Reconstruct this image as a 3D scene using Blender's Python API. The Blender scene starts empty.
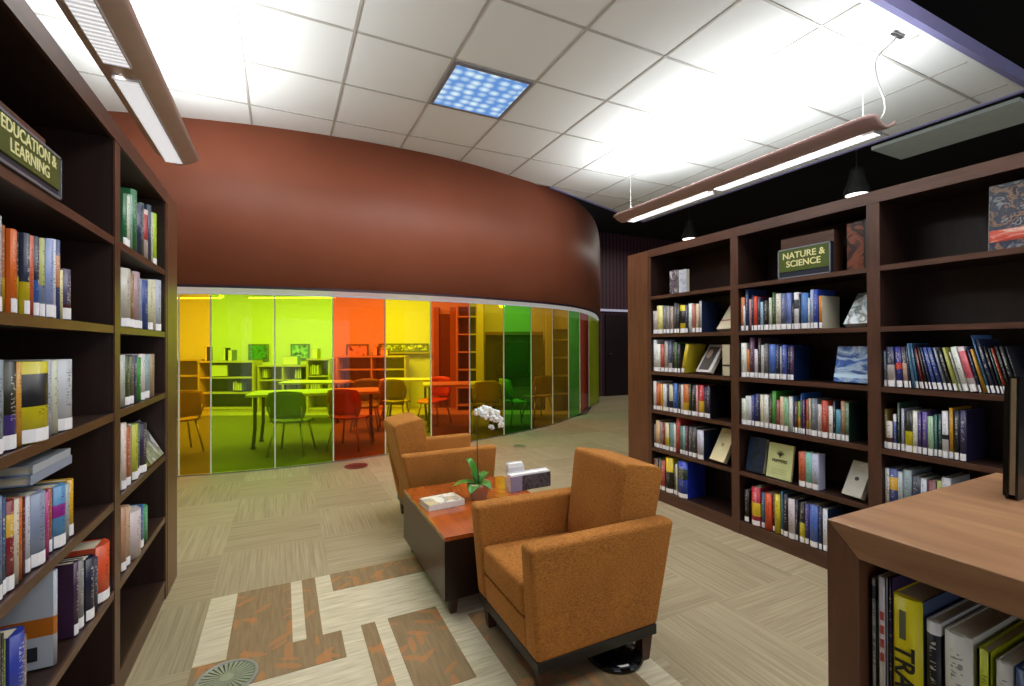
import bpy, bmesh, math, random
from mathutils import Vector, Matrix
random.seed(7)
scn = bpy.context.scene
COL = scn.collection
PI = math.pi
HZ = 1.203
YAW = .4547
FX, FY = math.sin(YAW), math.cos(YAW)          # camera heading on the plan
def rf(u, d):                                    # plan point from the play room's own axes (u along its back wall, d depth)
    return (FX*d+FY*u, FY*d-FX*u)

# ---------------------------------------------------------------- colour + materials
def lin(h, k=1.0):
    if not isinstance(h, str): return tuple(h)+(1,) if len(h) == 3 else tuple(h)
    v = [int(h[i:i+2], 16)/255 for i in (0, 2, 4)]
    return tuple(k*(c/12.92 if c <= .04045 else ((c+.055)/1.055)**2.4) for c in v)+(1,)
MATS = {}
class NT:
    def __init__(s, m):
        s.t = m.node_tree; s.n = s.t.nodes; s.l = s.t.links
    def add(s, ty, **kw):
        nd = s.n.new(ty)
        for k, v in kw.items():
            if k.startswith('i_'):
                nd.inputs[k[2:].replace('_', ' ')].default_value = v
            else: setattr(nd, k, v)
        return nd
    def link(s, a, b): s.l.new(a, b)
    def math(s, op, a, b=None, c=None, clamp=False):
        nd = s.n.new('ShaderNodeMath'); nd.operation = op; nd.use_clamp = clamp
        for i, v in enumerate((a, b, c)):
            if v is None: continue
            if isinstance(v, (int, float)): nd.inputs[i].default_value = v
            else: s.l.new(v, nd.inputs[i])
        return nd.outputs[0]
    def mix(s, f, a, b):
        nd = s.n.new('ShaderNodeMix'); nd.data_type = 'RGBA'
        for i, v in ((0, f), (6, a), (7, b)):
            if isinstance(v, (int, float)): nd.inputs[i].default_value = v
            elif isinstance(v, tuple): nd.inputs[i].default_value = v
            else: s.l.new(v, nd.inputs[i])
        return nd.outputs[2]
def newmat(name):
    m = bpy.data.materials.new(name); m.use_nodes = True
    t = NT(m); b = t.n['Principled BSDF']
    return m, t, b
def plain(name, col, rough=.5, metal=0, emit=0, noise=.06, spec=None):
    key = (name, col)
    if key in MATS: return MATS[key]
    m, t, b = newmat(name)
    c = lin(col)
    tc = t.add('ShaderNodeTexCoord')
    nz = t.add('ShaderNodeTexNoise'); nz.inputs['Scale'].default_value = 14; nz.inputs['Detail'].default_value = 4
    t.link(tc.outputs['Object'], nz.inputs['Vector'])
    f = t.math('MULTIPLY_ADD', nz.outputs['Fac'], noise*4, -noise*2)
    f = t.math('ADD', f, 1.0)
    hs = t.add('ShaderNodeHueSaturation'); hs.inputs['Color'].default_value = c
    t.link(f, hs.inputs['Value']); t.link(hs.outputs['Color'], b.inputs['Base Color'])
    b.inputs['Roughness'].default_value = rough; b.inputs['Metallic'].default_value = metal
    if spec is not None: b.inputs['Specular IOR Level'].default_value = spec
    if emit:
        t.link(hs.outputs['Color'], b.inputs['Emission Color']); b.inputs['Emission Strength'].default_value = emit
    MATS[key] = m
    return m
def wood(name, c1, c2, rough=.35, axis='Z', scale=1.0, coat=.0, bump=.02):
    m, t, b = newmat(name)
    tc = t.add('ShaderNodeTexCoord'); mp = t.add('ShaderNodeMapping')
    s = [16*scale]*3; s['XYZ'.index(axis)] = 1.4*scale
    mp.inputs['Scale'].default_value = s
    geo = t.add('ShaderNodeNewGeometry')
    t.link(geo.outputs['Position'], mp.inputs['Vector'])
    n1 = t.add('ShaderNodeTexNoise'); n1.inputs['Scale'].default_value = 2.2; n1.inputs['Detail'].default_value = 8; n1.inputs['Roughness'].default_value = .65
    n1.inputs['Distortion'].default_value = .6
    t.link(mp.outputs[0], n1.inputs['Vector'])
    n2 = t.add('ShaderNodeTexNoise'); n2.inputs['Scale'].default_value = 3.0; n2.inputs['Detail'].default_value = 3
    t.link(geo.outputs['Position'], n2.inputs['Vector'])
    f = t.math('MULTIPLY_ADD', n1.outputs['Fac'], 1.6, -.35)
    f = t.math('ADD', f, t.math('MULTIPLY_ADD', n2.outputs['Fac'], .5, -.25), clamp=True)
    t.link(t.mix(f, lin(c1), lin(c2)), b.inputs['Base Color'])
    b.inputs['Roughness'].default_value = rough
    b.inputs['Coat Weight'].default_value = coat; b.inputs['Coat Roughness'].default_value = .12
    bp = t.add('ShaderNodeBump'); bp.inputs['Strength'].default_value = bump*5; bp.inputs['Distance'].default_value = .002
    t.link(n1.outputs['Fac'], bp.inputs['Height']); t.link(bp.outputs[0], b.inputs['Normal'])
    return m
def fabric(name, c1, c2):
    m, t, b = newmat(name)
    tc = t.add('ShaderNodeTexCoord'); mp = t.add('ShaderNodeMapping'); mp.inputs['Scale'].default_value = (1, 1, 2.6)
    t.link(tc.outputs['Object'], mp.inputs['Vector'])
    n1 = t.add('ShaderNodeTexNoise'); n1.inputs['Scale'].default_value = 110; n1.inputs['Detail'].default_value = 6
    n2 = t.add('ShaderNodeTexNoise'); n2.inputs['Scale'].default_value = 5; n2.inputs['Detail'].default_value = 3
    t.link(mp.outputs[0], n1.inputs['Vector']); t.link(tc.outputs['Object'], n2.inputs['Vector'])
    f = t.math('ADD', t.math('MULTIPLY_ADD', n1.outputs['Fac'], 1.9, -.6), t.math('MULTIPLY_ADD', n2.outputs['Fac'], .5, -.15), clamp=True)
    t.link(t.mix(f, lin(c1), lin(c2)), b.inputs['Base Color'])
    b.inputs['Roughness'].default_value = .9; b.inputs['Sheen Weight'].default_value = .35; b.inputs['Sheen Tint'].default_value = lin('e0a060')
    b.inputs['Specular IOR Level'].default_value = .2
    bp = t.add('ShaderNodeBump'); bp.inputs['Strength'].default_value = .35; bp.inputs['Distance'].default_value = .003
    t.link(n1.outputs['Fac'], bp.inputs['Height']); t.link(bp.outputs[0], b.inputs['Normal'])
    return m
def bookmat(c, c2=None, band=None, title=True):
    key = ('book', c, c2, band, title)
    if key in MATS: return MATS[key]
    m, t, b = newmat('book_cover_'+c)
    base = lin(c)
    tc = t.add('ShaderNodeTexCoord')
    sg = t.add('ShaderNodeSeparateXYZ'); t.link(tc.outputs['Generated'], sg.inputs[0])
    col = base
    if c2 and band:
        lo, hi = [float(v) for v in band.split('-')]
        f = t.math('MULTIPLY', t.math('GREATER_THAN', sg.outputs[2], lo), t.math('LESS_THAN', sg.outputs[2], hi+.001))
        col = t.mix(f, base, lin(c2))
    if title:
        lum = sum(base[:3])/3
        ink = lin('16161c') if lum > .22 else lin('d8d4c4')
        mp = t.add('ShaderNodeMapping'); mp.inputs['Scale'].default_value = (90, 1, 240)
        oi = t.add('ShaderNodeObjectInfo')
        cb = t.add('ShaderNodeCombineXYZ'); t.link(oi.outputs['Random'], cb.inputs[2]); t.link(oi.outputs['Random'], cb.inputs[0])
        va = t.add('ShaderNodeVectorMath'); va.operation = 'ADD'
        t.link(tc.outputs['Object'], va.inputs[0]); t.link(cb.outputs[0], va.inputs[1]); t.link(va.outputs[0], mp.inputs['Vector'])
        nz = t.add('ShaderNodeTexNoise'); nz.inputs['Scale'].default_value = 1; nz.inputs['Detail'].default_value = 1
        t.link(mp.outputs[0], nz.inputs['Vector'])
        g = t.math('GREATER_THAN', nz.outputs['Fac'], .57)
        fx = t.math('LESS_THAN', t.math('ABSOLUTE', t.math('SUBTRACT', sg.outputs[0], .5)), .22)
        fz = t.math('LESS_THAN', t.math('ABSOLUTE', t.math('SUBTRACT', sg.outputs[2], .6)), .27)
        g = t.math('MULTIPLY', t.math('MULTIPLY', g, fx), t.math('MULTIPLY', fz, .6))
        col = t.mix(g, col, ink)
    if isinstance(col, tuple): b.inputs['Base Color'].default_value = col
    else: t.link(col, b.inputs['Base Color'])
    b.inputs['Roughness'].default_value = .38
    MATS[key] = m
    return m
def picmat(name, cols, scale=9, stretch=(1, 1, 1), rough=.3, distort=1.5, seed=0.0):
    m, t, b = newmat(name)
    tc = t.add('ShaderNodeTexCoord'); mp = t.add('ShaderNodeMapping'); mp.inputs['Scale'].default_value = stretch; mp.inputs['Location'].default_value = (seed, seed*1.7, seed*.3)
    nz = t.add('ShaderNodeTexNoise'); nz.inputs['Scale'].default_value = scale; nz.inputs['Detail'].default_value = 3; nz.inputs['Distortion'].default_value = distort
    t.link(tc.outputs['Object'], mp.inputs['Vector']); t.link(mp.outputs[0], nz.inputs['Vector'])
    r = t.add('ShaderNodeValToRGB'); e = r.color_ramp.elements
    n = len(cols); e[0].position = .33; e[0].color = lin(cols[0]); e[1].position = .67; e[1].color = lin(cols[-1])
    for i in range(1, n-1):
        q = e.new(.33+.34*i/(n-1)); q.color = lin(cols[i])
    t.link(nz.outputs['Fac'], r.inputs[0]); t.link(r.outputs[0], b.inputs['Base Color'])
    b.inputs['Roughness'].default_value = rough
    return m
def glassmat(name, col, df_mix=.04):
    m, t, b = newmat(name)
    t.n.remove(b)
    out = t.n['Material Output']
    tr = t.add('ShaderNodeBsdfTransparent'); tr.inputs['Color'].default_value = col
    df = t.add('ShaderNodeBsdfTranslucent'); df.inputs['Color'].default_value = tuple(min(1, c*1.0) for c in col[:3])+(1,)
    gl = t.add('ShaderNodeBsdfGlossy'); gl.inputs['Roughness'].default_value = .02
    geo = t.add('ShaderNodeNewGeometry'); dt = t.add('ShaderNodeVectorMath'); dt.operation = 'DOT_PRODUCT'
    t.link(geo.outputs['Incoming'], dt.inputs[0]); t.link(geo.outputs['Normal'], dt.inputs[1])
    k = t.math('POWER', t.math('SUBTRACT', 1.0, t.math('ABSOLUTE', dt.outputs['Value'])), 5.0)
    fac = t.math('MULTIPLY_ADD', k, .5, .025)
    m0 = t.add('ShaderNodeMixShader'); m0.inputs[0].default_value = df_mix
    t.link(tr.outputs[0], m0.inputs[1]); t.link(df.outputs[0], m0.inputs[2])
    mx = t.add('ShaderNodeMixShader')
    t.link(fac, mx.inputs[0]); t.link(m0.outputs[0], mx.inputs[1]); t.link(gl.outputs[0], mx.inputs[2])
    t.link(mx.outputs[0], out.inputs['Surface'])
    return m

# ---------------------------------------------------------------- mesh helpers
def link(o, parent=None):
    COL.objects.link(o)
    if parent is not None: o.parent = parent
    return o
def obj(name, bm, mat, parent=None, loc=None, rot=None, smooth=False, bevel=0, seg=2):
    me = bpy.data.meshes.new(name)
    bmesh.ops.recalc_face_normals(bm, faces=bm.faces)
    bm.to_mesh(me); bm.free()
    for mm in (mat if isinstance(mat, (list, tuple)) else [mat]): me.materials.append(mm)
    if smooth:
        for p in me.polygons: p.use_smooth = True
    o = bpy.data.objects.new(name, me)
    if loc is not None: o.location = loc
    if rot is not None: o.rotation_euler = rot
    if bevel:
        md = o.modifiers.new('bevel', 'BEVEL'); md.width = bevel; md.segments = seg; md.limit_method = 'ANGLE'; md.angle_limit = .6
        for p in me.polygons: p.use_smooth = True
        md.harden_normals = True
    return link(o, parent)
def box(bm, x0, x1, y0, y1, z0, z1, mi=0):
    v = [bm.verts.new(p) for p in ((x0, y0, z0), (x1, y0, z0), (x1, y1, z0), (x0, y1, z0), (x0, y0, z1), (x1, y0, z1), (x1, y1, z1), (x0, y1, z1))]
    for f in ((3, 2, 1, 0), (4, 5, 6, 7), (0, 1, 5, 4), (1, 2, 6, 5), (2, 3, 7, 6), (3, 0, 4, 7)):
        q = bm.faces.new([v[i] for i in f]); q.material_index = mi
    return v
def hexa(bm, lo, hi, mi=0):
    v = [bm.verts.new(p) for p in list(lo)+list(hi)]
    for f in ((3, 2, 1, 0), (4, 5, 6, 7), (0, 1, 5, 4), (1, 2, 6, 5), (2, 3, 7, 6), (3, 0, 4, 7)):
        bm.faces.new([v[i] for i in f]).material_index = mi
def tube(bm, pts, r, n=8, r2=None):
    pts = [Vector(p) for p in pts]; rings = []
    for i, p in enumerate(pts):
        d = (pts[min(i+1, len(pts)-1)]-pts[max(i-1, 0)]).normalized()
        a = d.orthogonal().normalized() if abs(d.z) < .95 else Vector((1, 0, 0))
        a = (a-d*a.dot(d)).normalized(); b = d.cross(a)
        rr = r if r2 is None else r+(r2-r)*i/(len(pts)-1)
        rings.append([bm.verts.new(p+(a*math.cos(2*PI*k/n)+b*math.sin(2*PI*k/n))*rr) for k in range(n)])
    # keep ring phase consistent
    for A, B in zip(rings, rings[1:]):
        best = min(range(n), key=lambda s: sum((A[k].co-B[(k+s) % n].co).length for k in range(n)))
        for k in range(n): bm.faces.new((A[k], A[(k+1) % n], B[(k+1+best) % n], B[(k+best) % n]))
        B[:] = B[best:]+B[:best]
    bm.faces.new(rings[0][::-1]); bm.faces.new(rings[-1])
def lathe(bm, prof, n=24, c=(0, 0, 0), mi=0):
    rings = []
    for r, z in prof:
        rings.append([bm.verts.new((c[0]+r*math.cos(2*PI*k/n), c[1]+r*math.sin(2*PI*k/n), c[2]+z)) for k in range(n)])
    for A, B in zip(rings, rings[1:]):
        for k in range(n): bm.faces.new((A[k], A[(k+1) % n], B[(k+1) % n], B[k])).material_index = mi
    bm.faces.new(rings[0][::-1]).material_index = mi; bm.faces.new(rings[-1]).material_index = mi
def prism(bm, pts, z0, z1, mi=0):
    a = [bm.verts.new((p[0], p[1], z0)) for p in pts]; b = [bm.verts.new((p[0], p[1], z1)) for p in pts]
    bm.faces.new(a[::-1]).material_index = mi; bm.faces.new(b).material_index = mi
    n = len(pts)
    for i in range(n): bm.faces.new((a[i], a[(i+1) % n], b[(i+1) % n], b[i])).material_index = mi
def tag(o, label=None, cat=None, group=None, kind=None):
    if label: o['label'] = label
    if cat: o['category'] = cat
    if group: o['group'] = group
    if kind: o['kind'] = kind
    return o
def empty(name, loc, rz=0, label=None, cat=None, group=None):
    o = bpy.data.objects.new(name, None); o.location = loc; o.rotation_euler = (0, 0, rz); o.empty_display_size = .1
    link(o); return tag(o, label, cat, group)
def copy_tree(o, parent=None):
    c = o.copy(); COL.objects.link(c); c.parent = parent
    for ch in list(o.children): copy_tree(ch, c)
    return c
def bx(name, mat, dims, parent=None, **kw):
    bm = bmesh.new(); box(bm, *dims); return obj(name, bm, mat, parent, **kw)
def struct(o): o['kind'] = 'structure'; return o
def text(name, s, size, mat, parent, loc, rot, ext=.0006, align='CENTER', space=1.0, sx=1.0):
    cu = bpy.data.curves.new(name, 'FONT'); cu.body = s; cu.size = size; cu.extrude = ext; cu.align_x = align; cu.align_y = 'CENTER'
    cu.space_line = space; cu.offset = size*.018
    t = bpy.data.objects.new(name+'_tmp', cu); COL.objects.link(t)
    bpy.context.view_layer.update()
    me = bpy.data.meshes.new_from_object(t.evaluated_get(bpy.context.evaluated_depsgraph_get()))
    bpy.data.objects.remove(t); me.materials.clear(); me.materials.append(mat)
    o = bpy.data.objects.new(name, me); o.location = loc; o.rotation_euler = rot; o.scale = (sx, 1, 1)
    return link(o, parent)
def spline(pts, n):
    P = [Vector(p) for p in pts]; P = [2*P[0]-P[1]]+P+[2*P[-1]-P[-2]]; out = []
    segs = len(P)-3
    for k in range(n+1):
        s = k/n*segs; i = min(int(s), segs-1); t = s-i
        a, b, c, d = P[i:i+4]
        out.append(.5*((2*b)+(c-a)*t+(2*a-5*b+4*c-d)*t*t+(3*b-a-3*c+d)*t**3))
    return out

# ---------------------------------------------------------------- shared materials
M_CASE = wood('dark_cherry_wood', '1c110e', '38231b', .42, 'Z')
M_EDGE = wood('cherry_edge_wood', '3c261d', '634233', .36, 'Z')
M_EDGEH = wood('cherry_rail_wood', '3c261d', '634233', .36, 'Y')
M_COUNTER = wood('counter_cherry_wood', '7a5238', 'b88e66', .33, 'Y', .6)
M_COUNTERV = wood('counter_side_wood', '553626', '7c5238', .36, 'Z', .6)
M_FAB = fabric('rust_orange_fabric', '764a1e', 'bc7a36')
M_BLACK = plain('black_paint', '0c0c0e', .35)
M_LEG = wood('dark_leg_wood', '2a1710', '4a2a1c', .35, 'Z')
M_TABLE = wood('cherry_veneer', '8a3c14', 'b45c20', .14, 'Y', .5, coat=.5)
M_TSIDE = wood('dark_veneer', '2c1a12', '4a3026', .3, 'Y', .5)
M_PAGE = plain('book_pages', 'cfc6ae', .8)
M_LABEL = plain('white_spine_label', 'f2f2f6', .5, noise=.03)
M_METAL = plain('brushed_metal', '9a9a9c', .3, .9)
M_WHITE = plain('white_paint', 'dcdcda', .5)

# ---------------------------------------------------------------- camera
cd = bpy.data.cameras.new('camera'); cam = bpy.data.objects.new('camera', cd); COL.objects.link(cam)
cd.sensor_width = 36; cd.lens = 470.0/1024*36; cd.clip_start = .02
pit, rol = .0052, -.0039
Fv = Vector((math.sin(YAW)*math.cos(pit), math.cos(YAW)*math.cos(pit), math.sin(pit)))
Rv = Vector((math.cos(YAW), -math.sin(YAW), 0)); Uv = Rv.cross(Fv)
rx = Rv*math.cos(rol)+Uv*math.sin(rol); ux = Uv*math.cos(rol)-Rv*math.sin(rol)
cam.matrix_world = Matrix(((rx.x, ux.x, -Fv.x, 0), (rx.y, ux.y, -Fv.y, 0), (rx.z, ux.z, -Fv.z, HZ), (0, 0, 0, 1)))
scn.camera = cam
scn.view_settings.view_transform = 'Standard'
scn.view_settings.look = 'None'
ROWS = {
'R1_2': (1.287, '1f2b4c', '2.875,0.0470,0.181,b5a9a8 2.800,0.0620,0.219,d8d38a 2.735,0.0330,0.215,6f7078 2.700,0.0330,0.209,8b8789 2.666,0.0330,0.203,a9948a 2.623,0.0270,0.227,3c3a42 2.596,0.0250,0.218,2c3030 2.569,0.0580,0.205,d8c822,1a1a1a,0.35-0.8 2.511,0.0220,0.205,3a3450 2.485,0.0340,0.212,cfe0dc 2.449,0.0270,0.206,b46a60 2.419,0.0300,0.204,c9b59a 2.385,0.0230,0.221,9da0a2'),
'R1_3': (0.994, None, '2.872,0.0390,0.249,d9dce0 2.833,0.0200,0.230,20242c 2.811,0.0440,0.215,dfe2dc 2.764,0.0360,0.215,b0402c 2.728,0.0390,0.236,a9a7a0 2.685,0.0380,0.236,40486a,d0d0d8,0-0.3 2.645,0.0240,0.229,23262e 2.619,0.0280,0.228,3c5a34 2.591,0.0250,0.214,22242c 2.562,0.0510,0.214,cbb62c'),
'R1_4': (0.695, '15151c', '2.872,0.0290,0.223,e2e2e0 2.843,0.0320,0.221,d6cfc8 2.811,0.0440,0.209,c2511f 2.764,0.0190,0.208,d9b42a 2.743,0.0390,0.207,d8d4e0 2.702,0.0220,0.202,2d3550 2.680,0.0410,0.208,c9c6a0,2d3550,0.1-0.4 2.637,0.0460,0.222,2b5ba8 2.587,0.0210,0.217,1f2430 2.564,0.0280,0.216,dcd9d4 2.536,0.0510,0.222,c0682c,d8b02e,0.1-0.4 2.485,0.0210,0.225,2a3a24 2.464,0.0420,0.221,1a1d22 2.419,0.0180,0.223,d8a0a8 2.399,0.0470,0.226,b3242e,e0b820,0.15-0.5 2.351,0.0230,0.215,2b2850 2.328,0.0310,0.224,241f3c'),
'R1_5': (0.4, '16203a', '2.849,0.0210,0.179,8a8078 2.821,0.0390,0.213,d8b688 2.780,0.0280,0.204,9c8a84 2.751,0.0330,0.208,7a2c2c 2.718,0.0380,0.210,d8c8a0,d6c22a,0.1-0.45 2.677,0.0380,0.216,6f9ba0 2.637,0.0230,0.214,dcdcd8 2.611,0.0380,0.263,b03a2c 2.571,0.0250,0.207,3e6e66 2.546,0.0260,0.210,86a8b0 2.518,0.0240,0.215,5a2c38 2.492,0.0330,0.212,4e4c50 2.459,0.0420,0.215,3c3c42 2.409,0.0570,0.204,c6c6d8'),
'R1_6': (0.1, '1a2fa0', '2.843,0.0460,0.212,6a3a30 2.792,0.0320,0.218,2c4a34 2.757,0.0370,0.215,b04a48 2.718,0.0790,0.256,1a1a16,d2b81c,0.6-1 2.637,0.0200,0.212,2a2c2a 2.614,0.0180,0.217,c8ccb0 2.594,0.0920,0.267,2044b8,182c20,0.5-0.8'),
'R2_2': (1.287, 'cfc8b0', '2.073,0.0300,0.215,c07850 2.043,0.0220,0.161,dddddd 2.019,0.0200,0.271,2a3a6a 1.997,0.0220,0.200,b98a90 1.975,0.0130,0.224,2a2a5a 1.961,0.0260,0.213,c8452e 1.935,0.0200,0.203,30304a 1.915,0.0180,0.176,8fb0c8 1.897,0.0340,0.182,202024 1.861,0.0190,0.196,c0c8b0 1.842,0.0230,0.226,3c5a3a 1.817,0.0340,0.215,cfccc0 1.783,0.0330,0.212,56608c 1.750,0.0280,0.213,6a7ab8 1.722,0.0140,0.160,24283c 1.706,0.0280,0.212,dcdce0,20242c,0.55-0.8 1.678,0.0100,0.202,20264c 1.668,0.0400,0.204,4a78b8 1.628,0.0150,0.174,c8ccd8 1.613,0.0180,0.218,a0b0d0 1.595,0.0240,0.216,2a46a0 1.568,0.0180,0.180,c07828'),
'R2_3': (0.994, '102048', '2.078,0.0180,0.219,2f5a3c 2.058,0.0390,0.219,d8dcd4 2.017,0.0220,0.180,c87830 1.995,0.0340,0.253,5a3858 1.961,0.0230,0.180,c8c8d0 1.938,0.0230,0.248,3a2c34 1.915,0.0230,0.206,b8bcc0 1.892,0.0270,0.214,5c5c5c 1.865,0.0480,0.209,4468b8 1.817,0.0250,0.205,202c58 1.792,0.0130,0.197,c8ccd0 1.779,0.0290,0.205,3a4c9c 1.750,0.0160,0.197,24284a 1.734,0.0230,0.197,4a3058'),
'R2_4': (0.695, '1c2c28', '2.078,0.0420,0.166,c8d0c0 2.024,0.0420,0.185,c4c8d0 1.980,0.0190,0.192,3a4a8c 1.961,0.0390,0.203,1e2460 1.920,0.0230,0.202,c9c6a8 1.897,0.0290,0.204,dadad8 1.865,0.0200,0.190,3c4030 1.845,0.0260,0.229,3c8a2c 1.817,0.0240,0.179,8a4a50 1.792,0.0220,0.202,d8bc9c 1.770,0.0260,0.200,8cb890 1.744,0.0250,0.206,dcdcdc 1.719,0.0090,0.208,4a80b8 1.708,0.0180,0.182,5a2c20 1.690,0.0180,0.184,d0a030,7aa040,0.5-1 1.670,0.0090,0.232,2a60b0 1.661,0.0160,0.195,5a2a5c 1.645,0.0150,0.200,c86040,d8b020,0.1-0.4 1.630,0.0150,0.206,d8c8b0 1.613,0.0340,0.208,6a7480 1.579,0.0230,0.181,c8b8b8 1.555,0.0320,0.203,b0402c 1.522,0.0220,0.177,dcd8d4 1.500,0.0140,0.204,1c2440 1.486,0.0250,0.163,4a88a0 1.460,0.0200,0.209,9c7458 1.440,0.0190,0.203,5c8060'),
'R2_5': (0.4, None, '1.686,0.0380,0.196,c05a3c 1.648,0.0360,0.199,7fbcb0 1.612,0.0360,0.199,b8bcd8'),
'R2_6': (0.1, '2a3c70', '2.038,0.0340,0.186,241c1c 1.982,0.0580,0.221,b82c44,e0c020,0.25-0.6 1.919,0.0240,0.200,2a6080 1.892,0.0420,0.206,d85028 1.848,0.0160,0.215,4a2c30 1.830,0.0340,0.218,c8b82c 1.792,0.0130,0.242,4a80a0 1.777,0.0290,0.233,101830 1.746,0.0380,0.215,c8c0c8 1.708,0.0180,0.219,20203c 1.682,0.0280,0.209,1a1a1a,d8cc30,0-0.5 1.653,0.0230,0.213,4a3c88 1.624,0.0450,0.218,4a68b8 1.576,0.0190,0.221,1c2850 1.556,0.0260,0.213,dde0ec'),
'R3_3': (0.994, None, '1.273,0.0110,0.180,2c3854 1.261,0.0150,0.173,8c9cac 1.244,0.0330,0.195,2a3050,b8b0b0,0-0.55 1.209,0.0280,0.195,2a2a80,c83020,0.45-0.6 1.180,0.0220,0.195,3a3040,c8a898,0-0.6 1.157,0.0110,0.201,28406c 1.146,0.0120,0.212,6c98b8 1.134,0.0150,0.212,3c78a8 1.118,0.0080,0.208,28324c 1.109,0.0130,0.188,7a2028 1.095,0.0130,0.195,26262c 1.081,0.0120,0.195,2c3c6c 1.068,0.0190,0.195,3c54a8 1.048,0.0190,0.195,344c90 1.028,0.0150,0.195,8890a0 1.012,0.0160,0.188,24282c 0.994,0.0160,0.195,b8bc60 0.977,0.0110,0.176,e0e0dc 0.965,0.0230,0.198,d4dcd8 0.941,0.0250,0.198,d8c8cc,c85868,0.3-0.9 0.914,0.0120,0.195,28386c 0.901,0.0140,0.189,c89838 0.886,0.0110,0.250,5c8cc8 0.874,0.0160,0.231,2c3450 0.858,0.0120,0.201,24202c 0.845,0.0080,0.195,3c6c74 0.836,0.0110,0.195,b84c38 0.824,0.0140,0.201,20222c 0.808,0.0140,0.201,34383c 0.792,0.0110,0.201,2a2c34'),
'R3_4': (0.695, '231f3c', '1.274,0.0170,0.192,6c5a28 1.256,0.0290,0.136,cfc8c0,5c3020,0.2-0.4 1.225,0.0170,0.172,4858a0,c8c8d0,0.8-1 1.207,0.0130,0.229,2c4438 1.193,0.0160,0.202,a8aac0 1.176,0.0290,0.197,d4c818,1c1c18,0.5-1 1.146,0.0190,0.197,d8dad0 1.127,0.0160,0.192,4c3c80 1.110,0.0190,0.198,5a4890 1.089,0.0200,0.180,98b89c 1.069,0.0140,0.189,4a8078 1.054,0.0150,0.194,2c5058 1.038,0.0210,0.210,d4d4dc,202430,0.4-0.5 1.016,0.0170,0.226,c89428 0.998,0.0180,0.218,141a2c 0.978,0.0230,0.221,2c2850'),
'R3_5': (0.4, None, '1.274,0.0260,0.200,dcdcd8 1.246,0.0380,0.204,3c4c8c,d0a030,0.5-0.8 1.207,0.0190,0.197,b0b8c0 1.187,0.0340,0.211,8c9ca4 1.152,0.0340,0.191,2c3448 1.117,0.0230,0.187,b8bcc8 1.093,0.0310,0.184,6c3440 1.060,0.0200,0.191,98a050 1.039,0.0320,0.212,a8a8b0'),
'L2_1': (1.583, None, '2.147,0.0330,0.179,2c6c44 2.183,0.0440,0.182,d0d4c8 2.230,0.0390,0.199,8cb0a0 2.272,0.0550,0.232,2c7048 2.340,0.0620,0.197,2a3054 2.405,0.0400,0.216,3c5a44 2.449,0.0490,0.200,c8b0b0,a03038,0.4-0.9 2.502,0.0430,0.233,34485c 2.549,0.0370,0.214,c0c8b8 2.590,0.0560,0.222,a8c830'),
'L2_2': (1.287, None, '2.130,0.0730,0.202,b8b4a8 2.209,0.0600,0.196,8c6c50 2.276,0.0640,0.210,a08890 2.354,0.0370,0.191,8c9cb8 2.395,0.0720,0.193,2c4888 2.475,0.0660,0.201,c8c8a8 2.545,0.0710,0.212,d0ccb8 2.620,0.0800,0.222,b0b8c8 2.718,0.0820,0.207,c8c420'),
'L2_3': (0.994, None, '2.129,0.0480,0.179,b8bcb4 2.182,0.0430,0.174,3c5030 2.228,0.0380,0.173,5c5c40 2.269,0.0430,0.177,3c3c64 2.318,0.0460,0.167,2c8c34 2.370,0.0590,0.180,d0c8c8 2.432,0.0690,0.177,8ca8ac 2.505,0.0700,0.178,a08c74'),
'L2_4': (0.695, None, '2.129,0.0400,0.233,d8c8c0 2.171,0.0570,0.213,a85830 2.230,0.0300,0.214,9c98a0 2.263,0.0520,0.208,b0b440 2.318,0.0420,0.205,3c5c60 2.364,0.0820,0.195,2c2840'),
'L2_5': (0.4, None, '2.132,0.0410,0.226,b08468 2.177,0.0460,0.212,b89c84 2.228,0.0960,0.175,c8bcc0 2.329,0.0720,0.161,2c5c9c 2.406,0.0720,0.138,4ca070'),
'L1_2': (1.275, None, '1.307,0.0240,0.197,c8ccd0 1.332,0.0130,0.201,b8bcc0 1.346,0.0170,0.185,a86030,d0b020,0-0.4 1.364,0.0190,0.181,d86820 1.384,0.0190,0.183,d06020 1.404,0.0140,0.183,202430,c8b820,0-0.45 1.419,0.0230,0.184,2c3850,c8b820,0-0.4 1.445,0.0300,0.185,c85c3c 1.476,0.0300,0.189,18203c,2c5cb0,0-0.45 1.508,0.0230,0.191,b0b468,7c8cac,0-0.4 1.532,0.0340,0.195,8c9ccc 1.567,0.0230,0.201,d8dce8 1.591,0.0240,0.204,3c4c80,b87c50,0.4-0.8 1.617,0.0210,0.130,d8d4a0 1.639,0.0490,0.137,4a4464,581c28,0.1-0.3'),
'L1_3': (0.985, None, '1.295,0.0340,0.193,8090a0 1.332,0.0110,0.192,a8b098 1.344,0.0490,0.188,3c2c80,18180c,0.4-1 1.394,0.0190,0.185,c89030 1.415,0.1030,0.185,c8bc18,16161c,0.45-0.85 1.520,0.0360,0.187,a8acc0 1.557,0.0360,0.185,c0c4b0 1.595,0.0730,0.186,b8bcc4'),
'L1_4': (0.68, None, '1.306,0.0240,0.220,6c7c9c 1.332,0.0160,0.212,2c5c84 1.348,0.0340,0.199,7c1c2c,c8a030,0.6-0.85 1.383,0.0190,0.194,c8c0b0 1.403,0.0250,0.190,c86828 1.429,0.0120,0.187,581c30 1.442,0.0220,0.182,c0c0cc 1.467,0.0580,0.180,7c88a4 1.526,0.0190,0.169,a83878 1.547,0.0120,0.167,8890a8 1.561,0.0200,0.168,a04830 1.582,0.0560,0.167,4c88b8,882080,0.5-0.7 1.640,0.0250,0.158,a0a8b0 1.668,0.0320,0.163,c89c20'),
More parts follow.
